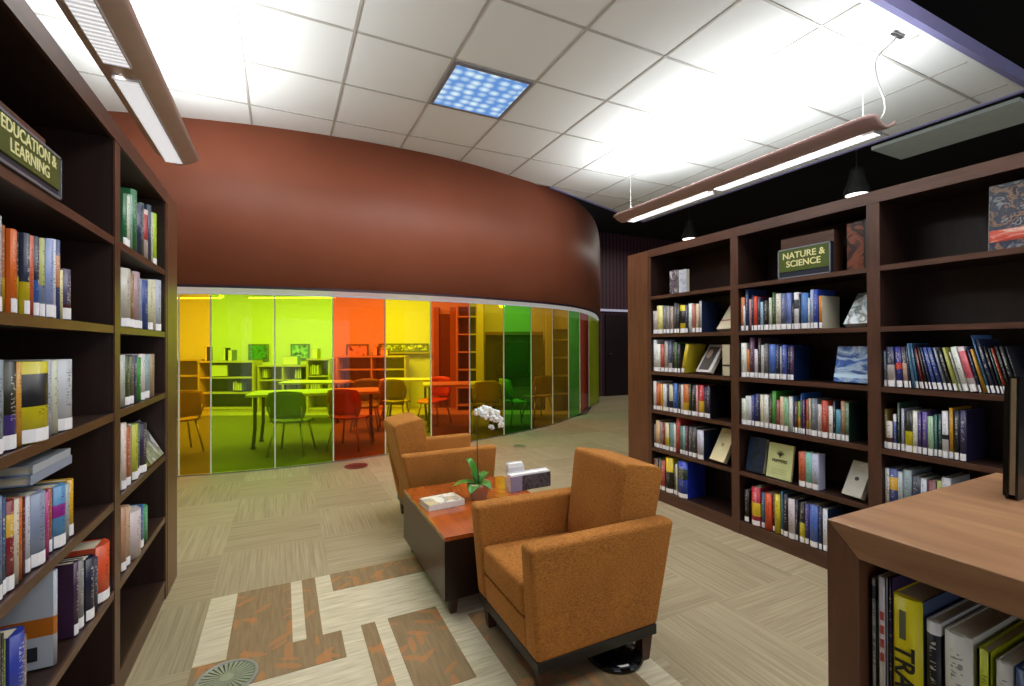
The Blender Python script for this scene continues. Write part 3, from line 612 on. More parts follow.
for j in range(-3, 5):
    y = GY+j*T
    if y < 1.46: continue
    x1 = 4.83 if y < 4.7 else 2.805+(y-4.72)/.354
    if y > 4.72: x1 = min(4.83, 4.85)
    x0 = -3.3 if y < 4.74 else 3.0+(y-4.79)/.354
    box(bm, x0, 4.83, y-w, y+w, CZ-.0045, CZ+.002)
obj('tile_grid', bm, plain('grid_tee', 'b0ada8', .6), ce)['kind'] = 'structure'
bm = bmesh.new()
box(bm, -3.35, 4.865, 1.375, 1.41, CZ-.012, CZ+.075); box(bm, 4.86, 4.885, 1.38, 5.46, CZ-.012, CZ+.05)
hexa(bm, [(4.865, 5.44, CZ-.012), (4.865, 5.47, CZ-.012), (2.805, 4.74, CZ-.012), (2.805, 4.715, CZ-.012)], [(4.865, 5.44, CZ+.05), (4.865, 5.47, CZ+.05), (2.805, 4.74, CZ+.05), (2.805, 4.715, CZ+.05)])
struct(obj('edge_trim', bm, plain('lilac_grey_trim', '7c7aa4', .4, emit=.04), ce))  # faint emission stands in for light on the trim
struct(bx('trim_1', plain('grey_lower_ceiling', 'a4aca8', .8, emit=.04), (5.03, 5.56, 1.5, 2.5, CZ-.01, CZ+.02)))  # unlit panel brightened by emission in its material
# recessed troffer
x0, x1, y0, y1 = GX+2*T+.014, GX+3*T-.014, GY+.014, GY+T-.014
tr = empty('recessed_light', ((x0+x1)/2, (y0+y1)/2, CZ-.01), 0, 'square blue-white recessed light panel in the ceiling grid', 'ceiling light')
hw, hd = (x1-x0)/2, (y1-y0)/2
bm = bmesh.new(); e = .022
box(bm, -hw, hw, -hd, -hd+e, -.004, .004); box(bm, -hw, hw, hd-e, hd, -.004, .004); box(bm, -hw, -hw+e, -hd+e, hd-e, -.004, .004); box(bm, hw-e, hw, -hd+e, hd-e, -.004, .004)
obj('frame', bm, plain('troffer_frame', '8c8a90', .4, .3), tr)
def troff():
    m, t, b = newmat('blue_parabolic_diffuser')
    tc = t.add('ShaderNodeTexCoord'); mp = t.add('ShaderNodeMapping'); mp.inputs['Scale'].default_value = (11, 14, 1)
    t.link(tc.outputs['Object'], mp.inputs['Vector'])
    v = t.add('ShaderNodeTexVoronoi'); v.inputs['Scale'].default_value = 1; v.inputs['Randomness'].default_value = .35; t.link(mp.outputs[0], v.inputs['Vector'])
    f = t.math('MULTIPLY_ADD', v.outputs['Distance'], -2.2, 1.25, clamp=True)
    c = t.mix(f, lin('5c92d8'), lin('e4fbff'))
    t.link(c, b.inputs['Emission Color']); b.inputs['Emission Strength'].default_value = .95; b.inputs['Base Color'].default_value = (.02, .03, .05, 1)
    return m
bx('diffuser', troff(), (-hw+e, hw-e, -hd+e, hd-e, -.002, .003), tr)

# ================================================================ pendant lamps
M_SHELL = plain('rosy_grey_enamel', 'b0908c', .45); M_SHELLD = plain('grey_enamel', '6c6068', .4, .3)
def lensmat(e):
    m, t, b = newmat('louvred_lens')
    tc = t.add('ShaderNodeTexCoord'); sp = t.add('ShaderNodeSeparateXYZ'); t.link(tc.outputs['Object'], sp.inputs[0])
    f = t.math('MULTIPLY_ADD', t.math('SINE', t.math('MULTIPLY', sp.outputs[1], 210)), .5, .5)
    c = t.mix(f, lin('b4b8c4'), lin('ffffff')); t.link(c, b.inputs['Emission Color']); b.inputs['Emission Strength'].default_value = e
    t.link(c, b.inputs['Base Color']); b.inputs['Roughness'].default_value = .3
    return m
def pendant(cx, y0, y1, zb, segs, label, half=.12, lens=(-.042, .042), up=.045, emit=1.1, wires=(), shell=M_SHELL):
    t = empty('pendant_light', (cx, y0, zb), 0, label, 'pendant lamp'); L = y1-y0
    bm = bmesh.new(); NN = 14; prof = []
    for k in range(NN+1):
        s = -1+2*k/NN; prof.append((s*half, up*abs(s)**1.7))
    st = []                                   # stations along y, ends pulled in and rounded
    for yy, sc in ((0, .72), (.015, .88), (.04, .97), (.08, 1), (L-.08, 1), (L-.04, .97), (L-.015, .88), (L, .72)): st.append((yy, sc))
    V = [[bm.verts.new((x*sc, yy, z)) for x, z in prof] for yy, sc in st]
    for A, B in zip(V, V[1:]):
        for k in range(NN): bm.faces.new((A[k], A[k+1], B[k+1], B[k])).smooth = True
    o = obj('shell', bm, shell, t); md = o.modifiers.new('th', 'SOLIDIFY'); md.thickness = .014; md.offset = 1
    for a, b in segs:
        bm = bmesh.new(); box(bm, lens[0], lens[1], a-y0, b-y0, -.022, -.004)
        ln = obj('lens', bm, lensmat(emit), t)
        bm = bmesh.new(); e = .005
        box(bm, lens[0]-e, lens[0], a-y0-e, b-y0+e, -.024, .002); box(bm, lens[1], lens[1]+e, a-y0-e, b-y0+e, -.024, .002)
        box(bm, lens[0], lens[1], a-y0-e, a-y0, -.024, .002); box(bm, lens[0], lens[1], b-y0, b-y0+e, -.024, .002)
        obj('lens_rim', bm, plain('lens_rim', 'c8c4c8', .3, .4), ln)
    for (x, y) in wires:
        bm = bmesh.new(); tube(bm, [(x, y-y0, .03), (x, y-y0, CZ-zb)], .0018, 6); obj('hanging_wire', bm, plain('wire', 'd0d0d0', .3, .5), t)
        bm = bmesh.new(); lathe(bm, [(.02, 0), (.02, .012), (.006, .02)], 14, (x, y-y0, .028)); obj('wire_grip', bm, M_METAL, t)
    bm = bmesh.new(); box(bm, -.05, .05, .12, L-.12, .045, .06); obj('lamp_tray', bm, plain('tray', 'e8e8e8', .5), t)
    return t
pr = pendant(3.17, 1.50, 3.87, 2.485, [(1.56, 2.70), (2.77, 3.78)], 'long pinkish-grey pendant lamp hanging over the far bookcase', half=.135, lens=(-.01, .075), emit=1.6, wires=((.0, 1.62), (.02, 3.76)))
pl = pendant(-.645, .9, 3.97, 2.485, [(1.2, 2.66), (2.79, 3.90)], 'long pinkish-grey pendant lamp over the bookcase by the red wall', half=.12, lens=(-.065, .03), emit=.85, wires=((.0, 3.25), (.0, 1.3)), shell=plain('brown_grey_enamel', 'bca49c', .45))
bm = bmesh.new(); pts = []
for p in spline([(3.30, 1.50, CZ-.004), (3.26, 1.50, 3.0), (3.14, 1.53, 2.88), (3.17, 1.54, 2.76), (3.26, 1.55, 2.68), (3.28, 1.56, 2.60), (3.22, 1.58, 2.53)], 30): pts.append((p.x-3.17, p.y-1.50, p.z-2.485))
tube(bm, pts, .005, 8); cord = obj('power_cord', bm, plain('clear_cord', '9c9c98', .3), pr, smooth=True)
bm = bmesh.new(); box(bm, .08, .19, -.012, .012, CZ-2.485-.012, CZ-2.485-.005); obj('ceiling_bracket', bm, M_METAL, pr)
bm = bmesh.new(); lathe(bm, [(.016, 0), (.022, .01), (.022, .035), (.01, .05)], 14, (.09, .08, .02)); obj('cord_grip', bm, M_WHITE, pr)
# black cone spot lamps beyond the right bookcase
def spot(px_u, d, z, r, label):
    x, y = rf(px_u, d); t = empty('spot_lamp', (x, y, z), 0, label, 'spot lamp', 'black cone spot lamps')
    bm = bmesh.new(); lathe(bm, [(r, 0), (r*1.05, .005), (r*1.02, .05), (r*.72, .13), (r*.55, .22), (r*.5, .26), (.012, .27)], 24); obj('shade', bm, plain('spot_black', '040505', .7), t, smooth=True)
    bm = bmesh.new(); lathe(bm, [(r*.9, -.004), (r*.9, .004)], 24); obj('bulb', bm, plain('spot_glow', 'fff8f0', .4, emit=2.2), t)
    bm = bmesh.new(); tube(bm, [(0, 0, .26), (0, 0, 3.86-z)], .008, 6); obj('stem', bm, M_BLACK, t)
spot(2.48, 6.55, 2.68, .10, 'small black cone spot lamp farther along the dark ceiling')
spot(3.415, 4.64, 2.68, .105, 'larger black cone spot lamp above the middle bookcase bay')
# ================================================================ bookcases
SH = [.085, .40, .695, .994, 1.287, 1.583]
TOPZ = 1.95
def bookcase(side, posts, zs, label, y_far, panel):
    """front plane at local y=0 facing -y; local x runs along the case."""
    if side == 'R': t = empty('bookcase', (2.61, posts[0], 0), -PI/2, label, 'bookcase')
    else: t = empty('bookcase', (-.502, posts[0], 0), PI/2, label, 'bookcase')
    n = abs(posts[-1]-posts[0]); D = .30
    xs = [abs(p-posts[0]) for p in posts]
    for i, x in enumerate(xs):
        w0, w1 = (-.028, .028) if 0 < i < len(xs)-1 else ((-.03, .0) if i == 0 else (0, .03))
        bx('upright', M_CASE, (x+w0, x+w1, .004, D, 0, TOPZ-.02), t)
        bx('upright_edge', M_EDGE, (x+w0, x+w1, -.002, .006, 0, TOPZ-.056), t)
    for a, b, sa, sb in zip(xs, xs[1:], [0]+[.028]*9, [.028]*(len(xs)-2)+[0]):
        for z in zs:
            s = bx('shelf', M_CASE, (a+sa, b-sb, .006, D-.012, z-.022, z), t)
            bx('shelf_edge', M_EDGEH, (a+sa, b-sb, .0, .007, z-.024, z+.001), s)
        bx('back_panel', M_CASE, (a+sa, b-sb, D-.012, D, .02, TOPZ-.03), t)
        bx('base_board', M_EDGEH, (a+sa, b-sb, .003, .02, 0, zs[0]-.022), t)
    bx('top_board', M_CASE, (-.03, n+.03, .004, D, TOPZ-.05, TOPZ), t)
    bx('top_rail', M_EDGEH, (-.03, n+.03, -.004, .008, TOPZ-.056, TOPZ+.003), t)
    p0, p1 = panel
    bx('end_panel', wood('end_panel_wood', '4c3022', '784e34', .36, 'Z'), (p0, p1, -.004, .05, 0, TOPZ), t)
    return t
bcR = bookcase('R', [2.845, 2.083, 1.293, .50], SH, 'long tall dark cherry bookcase with three bays standing free under the dark void', 0, (-.27, -.03))
SHL = [.088, .393, .687, .983, 1.273, 1.567]
bcL = bookcase('L', [1.22, 2.013, 2.745], SHL, 'tall dark cherry bookcase of two bays against the left wall, at the picture edge', 0, (1.555, 1.78))
bcL['label'] = 'tall dark cherry bookcase of two bays under the left pendant lamp, ending at the glass'

PAL = {'black': '14141a', 'charcoal': '3a3c42', 'grey': '8b8b8f', 'pale grey': 'b6b8bc', 'white': 'dcdcda', 'cream': 'cfc6a6', 'tan': 'b09068', 'brown': '6a4a34', 'dark brown': '3a2820', 'maroon': '5a2028',
       'red': 'b02c30', 'orange-red': 'cc4c2a', 'orange': 'd07828', 'mustard': 'c09830', 'yellow': 'd4c420', 'pale yellow': 'd4cf8c', 'olive': '6a7038', 'green': '2f7c3c', 'dark green': '2c4434', 'sage green': '8cab88',
       'teal': '3f7c7c', 'pale blue': '9cb8cc', 'sky blue': '4a88b8', 'blue': '2f52a8', 'slate blue': '56628c', 'navy': '1e2850', 'dark navy': '141a34', 'indigo': '302a68', 'purple': '5a3c80', 'lilac': 'b8b4d4', 'magenta': 'a83878', 'pink': 'd09ca0', 'dusty rose': 'a06a64', 'yellow-green': 'a8bc34'}
def cname(h):
    v = [int(h[i:i+2], 16) for i in (0, 2, 4)]
    return min(PAL, key=lambda k: sum((a-int(PAL[k][i:i+2], 16))**2 for a, i in zip(v, (0, 2, 4))))
ORD = ['first', 'second', 'third', 'fourth', 'fifth', 'sixth', 'seventh', 'eighth', 'ninth', 'tenth', 'eleventh', 'twelfth', 'thirteenth', 'fourteenth', 'fifteenth', 'sixteenth', 'seventeenth', 'eighteenth', 'nineteenth', 'twentieth']
ORD += ['twenty-'+o for o in ORD[:9]]+['thirtieth']
SHN = {1.583: 'top shelf', 1.571: 'top shelf', 1.287: 'second shelf', 1.275: 'second shelf', .994: 'third shelf', .985: 'third shelf', .695: 'fourth shelf', .68: 'fourth shelf', .40: 'fifth shelf', .385: 'fifth shelf', .10: 'bottom shelf', .6: 'top shelf'}
BAY = {'R1': 'long bookcase far bay', 'R2': 'long bookcase middle bay', 'R3': 'long bookcase near bay', 'L2': 'left bookcase far bay', 'L1': 'left bookcase near bay', 'C': 'low front bookcase'}
CACHE = {}
def make_book(loc, rz, t, h, d, mat, cover=None, lean=0, lab=True, name='book', lift=0):
    """spine faces local -y, thickness along +x from 0"""
    bm = bmesh.new(); c = .0022; hard = t > .016
    # spine (slightly rounded) + two boards
    N = 5
    prof = [(t*k/N, -(.25*t*(1-(2*k/N-1)**2)) if hard else 0) for k in range(N+1)]
    outer = [bm.verts.new((x, y, 0)) for x, y in prof]; outer2 = [bm.verts.new((x, y, h)) for x, y in prof]
    for k in range(N): bm.faces.new((outer[k], outer[k+1], outer2[k+1], outer2[k])).smooth = True
    inn = [bm.verts.new((min(max(x, c), t-c), .004, 0)) for x, y in prof]; inn2 = [bm.verts.new((min(max(x, c), t-c), .004, h)) for x, y in prof]
    for k in range(N):
        bm.faces.new((outer[k], outer[k+1], inn[k+1], inn[k])); bm.faces.new((outer2[k], outer2[k+1], inn2[k+1], inn2[k])); bm.faces.new((inn[k], inn[k+1], inn2[k+1], inn2[k]))
    box(bm, 0, c, 0, d, 0, h, 0); box(bm, t-c, t, 0, d, 0, h, 1)
    m2 = cover or mat
    o = obj(name, bm, [mat, m2], None, loc=loc)
    if cover:
        o.data.polygons  # left board keeps the spine colour, right board shows the cover
    o.rotation_euler = (Matrix.Rotation(rz, 3, 'Z') @ Matrix.Rotation(-lean, 3, 'Y')).to_euler()
    e = .003
    bx('pages', M_PAGE, (c, t-c, .004, d-.004, e, h-e), o)
    if lab:
        lh = .03
        y0 = -(.25*t if hard else 0)
        bm = bmesh.new(); q = []
        for x, y in prof: q.append((max(min(x, t-.001), .001), y-.0008))
        a = [bm.verts.new((x, y, .002)) for x, y in q]; b = [bm.verts.new((x, y, .002+lh)) for x, y in q]
        for k in range(N): bm.faces.new((a[k], a[k+1], b[k+1], b[k]))
        L = obj('spine_label', bm, M_LABEL, o); 
    return o
def place_row(name, z, cover, data):
    bay = name.split('_')[0]; side = bay[0]; items = data.split(); n = len(items); prev = None
    zone = SHN[z]; up = z if z not in (.10,) else .087
    zz = {1.583: 1.586, 1.287: 1.29, .994: .997, .695: .698, .40: .403, .10: .088, 1.275: 1.29, .985: .997, .68: .698, .385: .403, .6: .603}[z]
    if side == 'L': zz = min(SHL, key=lambda q: abs(q-z))+.003
    for i, it in enumerate(items):
        p = it.split(','); y, t, h, c = float(p[0]), float(p[1]), float(p[2]), p[3]
        c2, band = (p[4], p[5]) if len(p) > 4 else (None, None)
        h = min(h-(zz-z), .262); lean = 0; zl = 0
        if name == 'R3_3':
            lean = math.radians(min(13, 1.0*i)); t = max(.008, t-.0022)
        gap = .0012
        if side == 'R':
            lo, hi = {'R1': (2.111, 2.845), 'R2': (1.321, 2.055), 'R3': (.3, 1.265)}[bay]
            y = min(y, hi-.003-(.0 if lean == 0 else .002)); 
        elif side == 'L':
            lo, hi = {'L1': (1.2, 1.985), 'L2': (2.041, 2.745)}[bay]
            y = max(y, lo+.003); t = min(t, hi-.004-y)
        if name == 'R1_3' and i == n-1: lean = math.radians(-13); t = .03; y -= .004; zl = .008
        mat = bookmat(c, c2, band); cov = None
        last = i == n-1
        if last and cover: cov = bookmat(cover, None, None, False)
        d = random.uniform(.15, .185) if side != 'C' else .17
        if name == 'R2_5': d = .06
        if side == 'L' and not (name == 'L1_5'): d = min(d, .17)
        x, rz = {'R': (2.632, -PI/2), 'L': (-.522, PI/2), 'C': (.872, -PI/2)}[side]
        x += random.uniform(-.004, .004)*(1 if side == 'R' else -1)
        thick = 'slim' if t < .017 else ('thick' if t > .038 else '')
        tall = 'tall' if h > .235 else ('short' if h < .15 else '')
        ds = ' '.join(w for w in (tall, thick, cname(c)) if w)
        if c2: ds += '-and-'+cname(c2)
        if lean > .1: ds = 'leaning '+ds
        bkn = 'book'
        lb = '%s book, %s from left, %s, %s' % (ds, ORD[i], zone, BAY[bay])
        o = make_book((x, y, zz+zl), rz, max(t-gap, .006), h, d, mat, cov, lean, lab=(side != 'C' and random.random() > (.08 if side == 'R' else .35)))
        tag(o, lb, 'book', 'books on the %s of the %s' % (zone, BAY[bay]))
        BOOKS.setdefault(name, []).append(o)
BOOKS = {}
for nm, (z, cv, data) in ROWS.items(): place_row(nm, z, cv, data)

# the big pale volume with an orange band keeps its wide cover toward the aisle start
def wide_cover_book(y, t, h, d, z, mat_s, mat_c, label, group):
    o = make_book((-.522, y, z), PI/2, t, h, d, mat_c, mat_s, 0, False); tag(o, label, 'book', group); return o

# ---------------------------------------------------------------- displayed (face-out) books
def display_book(side, y, z, w, h, lean, mat, label, t=.02, spine=None, xoff=.03, yaw=None, design=None, stand=True, name='displayed_book'):
    if yaw is None: yaw = -.13 if (side == 'R' and lean > .4) else 0
    x, rz = {'R': (2.61+xoff, -PI/2), 'L': (-.502-xoff, PI/2)}[side]
    o = bpy.data.objects.new(name, None); o.location = (x, y, z+t*math.sin(lean)+.001); o.empty_display_size = .05; link(o)
    o.rotation_euler = (Matrix.Rotation(rz+yaw, 3, 'Z') @ Matrix.Rotation(-lean, 3, 'X')).to_euler()
    tag(o, label, 'book', None)
    bx('front_cover', mat, (0, w, 0, .0025, 0, h), o); bx('pages', M_PAGE, (.003, w-.003, .0025, t-.0025, .003, h-.003), o)
    bx('back_cover', spine or mat, (0, w, t-.0025, t, 0, h), o); bx('spine', spine or mat, (0, .002, .0, t, 0, h), o)
    if design: design(o, w, h)
    if stand and lean > .05:
        hyp = h*.62
        bm = bmesh.new(); c, s = math.cos(lean), math.sin(lean)
        # easel strut running from the back cover down to the shelf, in the tilted frame
        y1 = t+hyp*s/c*0+.002; top = (w*.5, t+.001, hyp); foot_w = .07
        # world-vertical foot point: local coordinates of a point behind the book at shelf height
        bw = hyp*s+foot_w; foot = (w*.5, bw*c+0*s, -bw*s*1.0*1.0)
        bw = hyp*s+t*c+.03; foot = (w*.5, bw*c-.001*s, bw*s+.004)
        tube(bm, [top, foot], .0025, 6); obj('easel_wire', bm, M_BLACK, o)
    return o
def d_portrait(o, w, h):
    bx('title_band', plain('cover_grey', '4c4a48', .4), (.12*w, .8*w, -.001, 0, .08*h, .92*h), o)
    bm = bmesh.new(); lathe(bm, [(.03*1, -.0006), (.03, .0006)], 16); bmesh.ops.rotate(bm, matrix=Matrix.Rotation(PI/2, 3, 'X'), verts=bm.verts); bmesh.ops.scale(bm, vec=(.8, 1, 1.25), verts=bm.verts)
    bmesh.ops.translate(bm, vec=(w*.36, -.0015, h*.66), verts=bm.verts); obj('portrait', bm, plain('skin_tone', 'b89c8c', .5), o)
def d_seal(o, w, h, col='b8a050'):
    bm = bmesh.new(); lathe(bm, [(.011, -.0006), (.011, .0006)], 16); bmesh.ops.rotate(bm, matrix=Matrix.Rotation(PI/2, 3, 'X'), verts=bm.verts); bmesh.ops.translate(bm, vec=(w*.5, -.0006, h*.5), verts=bm.verts)
    obj('emblem', bm, plain('seal'+col, col, .5), o)
    for k in range(3): bx('title_line', plain('faint_ink', 'a09878', .5), (w*.25, w*.75, -.0006, 0, h*(.74+.05*k), h*(.75+.05*k)), o)
def d_tree(o, w, h):
    bm = bmesh.new()
    for a in range(9):
        an = math.radians(20+a*17.5); tube(bm, [(w*.5, -.001, h*.66), (w*.5+.028*math.cos(an), -.001, h*.68+.026*math.sin(an))], .0028, 5, .0008)
    tube(bm, [(w*.5, -.001, h*.6), (w*.5, -.001, h*.7)], .0025, 5); obj('emblem', bm, plain('tree_ink', '2c3420', .5), o)
    text('title', 'PEPPERS', .026, plain('tree_ink', '2c3420', .5), o, (w*.5, -.001, h*.5), (PI/2, 0, 0))
    for k in range(3): bx('title_line', plain('tree_ink2', '8a9468', .5), (w*.2, w*.8, -.0006, 0, h*(.14+.06*k), h*(.15+.06*k)), o)
def d_red(o, w, h): bx('title_band', plain('red_line', '8c3428', .5), (0, w, -.001, 0, h*.34, h*.38), o)
def d_dark(o, w, h): bx('title_band', plain('dark_line', '38302c', .5), (0, w, -.001, 0, h*.30, h*.36), o)
def d_blue(o, w, h): bx('title_band', plain('pale_line', 'b8d4e8', .5), (0, w, -.001, 0, h*.12, h*.22), o)
def C(n, c): return plain(n+c, c, .4)
Z1, Z2, Z3, Z4, Z5 = 1.586, 1.29, .997, .698, .403
display_book('R', 2.675, Z1, .085, .175, .0, picmat('cover_misty', ['c8c4cc', '3c3840', '8c7c88'], 14, seed=2), 'small pale and black picture book standing alone on the far bay top shelf', .05, C('cv', '2a2a30'))
display_book('R', 2.585, Z1, .075, .168, .0, picmat('cover_sky', ['9cb0cc', 'c8ccd4', '8090b0'], 10, seed=5), 'small light blue-grey book beside the pale picture book, far bay top shelf', .03, C('cv', 'c4c4c8'))
display_book('R', 2.25, Z2, .125, .2, .62, C('cream_cover', 'c8bfa4'), 'cream book with a red line tilted back at the second shelf, far bay', .03, C('cv', 'b8b0a0'), design=d_red)
display_book('R', 2.43, Z3, .145, .225, .58, C('white_frame_cover', 'c4c2c4'), 'dark portrait cover with white border tilted back, third shelf of far bay', .03, C('cv', '202024'), design=d_portrait)
display_book('R', 2.195, Z3, .058, .205, .0, C('cream_cover', 'c8bfa4'), 'narrow cream box-like book against the bay upright, third shelf of far bay', .12, C('cv', '6c6458'), design=d_dark, xoff=.02)
display_book('R', 2.315, Z5, .13, .235, .5, C('ivory_cover', 'e4dcb4'), 'ivory book with small gold emblem tilted back, fifth shelf of far bay', .035, C('cv', '2c2824'), design=d_seal)
display_book('R', 1.45, Z2, .12, .2, .6, picmat('cover_mountain', ['8ca8b4', 'd4dce0', '4c5450', 'c4d0d8'], 9, seed=8), 'icy mountain picture book tilted back, second shelf of middle bay', .03, C('cv', '8098a0'))
display_book('R', 1.50, Z3, .185, .19, .22, picmat('cover_sea', ['1c3c88', '2c5cac', 'a4bcd4', '24488c'], 7, seed=11, stretch=(1, 1, 2)), 'wide deep blue picture book tilted back, third shelf of middle bay', .035, C('cv', '1c3468'), design=d_blue)
display_book('R', 2.035, Z5, .12, .215, .2, picmat('cover_night', ['0c1828', '1c3450', '0c1420', '2c4460'], 8, seed=14), 'dark navy picture book beside the pale green cover, fifth shelf of middle bay', .03, C('cv', '101828'))
display_book('R', 1.895, Z5, .155, .205, .18, C('pale_green_cover', 'c4cc94'), 'pale green book with a tree emblem facing out, fifth shelf of middle bay', .015, C('cv', 'a8b080'), design=d_tree)
display_book('R', 1.465, Z5, .10, .19, .5, C('grey_card_cover', 'b4b2a8'), 'grey book with a dark oval emblem tilted back beside the middle bay upright', .035, C('cv', '78746c'), design=lambda o, w, h: d_seal(o, w, h, '2c2c2c'))
display_book('R', 1.43, Z1, .085, .24, .0, picmat('cover_rust', ['542c20', '7c4430', '201618', '442820'], 8, seed=3), 'tall rust-red picture book right of the nature sign, top shelf', .06, C('cv', '1c2420'))
display_book('R', 1.343, Z1, .018, .24, .0, C('cv', '28302c'), 'tall narrow dark green book against the upright, top shelf of middle bay', .15, C('cv', '1c2420'), xoff=.02)
display_book('R', .885, Z1, .22, .27, .06, picmat('cover_circus', ['161c2a', '8c8c90', '2c3448', '20283c', '8c6c54', '161c2c'], 9, seed=21, distort=3), 'large colourful picture book with red lower band on the near bay top shelf', .02, C('cv', 'b8b4b0'),
             design=lambda o, w, h: bx('red_band', picmat('red_band', ['a02c1c', 'c8503c', 'd8c8b8'], 12, (1, 1, 3)), (.004, w, -.001, 0, h*.12, h*.3), o), stand=False)
display_book('L', 2.475, .69, .24, .19, .5, picmat('cover_snow', ['c8ccc8', '4c4c4c', '8c9098', '6c5c54'], 9, seed=31), 'snowy mountain picture book tilted against the row, left bookcase far bay', .02, C('cv', 'a8b83c'), xoff=.0)
# tall white volume with orange band (left, fifth shelf) and flat books on the fourth-shelf row
for o in list(BOOKS['L1_5'])[:1]:
    bpy.data.objects.remove(o.children[0]); 
    for c in list(o.children): bpy.data.objects.remove(c)
    bpy.data.objects.remove(o)
wm = bookmat('b8c0cc', 'b86a1c', '0.33-0.52', False)
o = wide_cover_book(1.585, .018, .238, .235, .397, wm, wm, 'large pale volume with an orange band across its cover, fifth shelf', None)
bx('barcode', C('ink', '2c3038'), (-.0006, 0, .03, .055, .02, .055), o)
def flat_book(y0, w, z, t, d, col, label, ang=0):
    o = empty('book', (-.522, y0, z), PI/2+ang, label, 'book')
    bx('cover', plain('flat'+col, col, .35), (0, w, 0, d, t-.003, t), o); bx('bottom_cover', plain('flat'+col, col, .35), (0, w, 0, d, 0, .003), o)
    bx('spine', plain('flat'+col, col, .35), (0, w, -.002, .002, 0, t), o); bx('pages', M_PAGE, (.003, w-.003, .002, d-.004, .003, t-.003), o)
    return o
flat_book(1.46, .235, .885, .022, .165, '8c98b0', 'pale blue-grey book lying flat on top of the fourth-shelf row')
flat_book(1.47, .215, .908, .020, .165, 'a8b0bc', 'light grey book lying flat, topmost of the pair on the row')
flat_book(1.92, .001, -3, .001, .001, '000000', 'x') if False else None

# ---------------------------------------------------------------- shelf signs
M_SIGNG = plain('sign_olive_green', '46561c', .35, emit=.05); M_SIGNT = plain('sign_cream_letters', 'd8d498', .5, emit=.1)  # unlit sign; a weak glow is added to face and letters
def sign(side, y, z, w, h, lines, label, size, d=.06, xo=.02):
    x, rz = {'R': (2.61+xo, -PI/2), 'L': (-.502-xo, PI/2)}[side]
    t = empty('shelf_sign', (x, y, z), rz, label, 'sign')
    fh = h*.72
    bx('box', plain('sign_box_navy', '1c2434', .4), (.003, w+.0, .004, d+.02, 0, fh), t)
    bx('wooden_back', M_EDGEH, (0, w+.002, .03, d+.05, 0, h), t)
    bm = bmesh.new(); e = .006
    box(bm, 0, w, -.002, .006, fh-e, fh); box(bm, 0, e, -.002, .006, 0, fh); box(bm, w-e, w, -.002, .006, 0, fh); box(bm, 0, w, -.002, .006, .0, e)
    obj('frame', bm, plain('sign_silver', '8c94a0', .3, .5), t)
    bx('sign_face', M_SIGNG, (e, w-e, 0, .004, fh*.22, fh-e), t)
    text('lettering', lines, size, M_SIGNT, t, (w/2, -.001, fh*.60), (PI/2, 0, 0), space=.95, sx=1.0)
    return t
sign('R', 1.80, Z1, .295, .235, 'NATURE &\nSCIENCE', 'green sign reading NATURE & SCIENCE on the top shelf of the long bookcase', .050)
sign('L', 1.238, 1.57, .315, .148, 'EDUCATION &\nLEARNING', 'green sign reading EDUCATION & LEARNING on the left bookcase top shelf', .038, xo=-.004)

# ================================================================ low front bookcase (counter)
cx0, cy1, cz = .848, .495, .90
ct = empty('low_bookcase', (cx0, cy1, 0), -PI/2, 'low cherry bookcase with a thick mitred top in the front corner', 'bookcase')
CW, CD = 1.4, .66
bm = bmesh.new()
# top slab with mitred front-left corner (local x along the front, y into the case)
hexa(bm, [(.05, .0, cz-.05), (CW, .0, cz-.05), (CW, CD, cz-.05), (.05, CD, cz-.05)], [(.0, 0, cz), (CW, 0, cz), (CW, CD, cz), (.0, CD, cz)])
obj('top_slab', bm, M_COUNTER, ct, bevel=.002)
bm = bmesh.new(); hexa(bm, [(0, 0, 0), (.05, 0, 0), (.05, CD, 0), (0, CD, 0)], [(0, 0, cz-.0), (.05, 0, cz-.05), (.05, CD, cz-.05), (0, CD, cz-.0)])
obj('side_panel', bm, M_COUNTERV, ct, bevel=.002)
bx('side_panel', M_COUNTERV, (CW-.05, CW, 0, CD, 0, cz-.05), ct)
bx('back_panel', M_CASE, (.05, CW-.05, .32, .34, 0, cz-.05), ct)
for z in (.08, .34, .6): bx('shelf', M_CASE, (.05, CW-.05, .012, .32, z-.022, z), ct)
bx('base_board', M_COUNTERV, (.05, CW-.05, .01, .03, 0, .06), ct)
# lettering on the yellow spine
yb = BOOKS['C'][3]
text('lettering', 'TRA', .036, plain('black_ink', '0c0c0c', .5), yb, (.020, -.0125, .134), (PI/2, PI/2, 0), align='LEFT')
yb.data.materials[0] = bookmat('e4d414', None, None, False); yb.data.materials[1] = bookmat('4a5878', None, None, False)
bx('spine_logo', plain('grey_box', '5c5c44', .5), (.014, .022, -.0112, -.0095, .142, .186), yb)
wb2 = BOOKS['C'][1]
for k in range(4): bx('spine_mark', plain('red_ink', 'b8403c', .5), (.004, .009, -.0012, 0, .155-.022*k, .168-.022*k), wb2)
wb2.data.materials[0] = bookmat('dcd8dc', None, None, False)
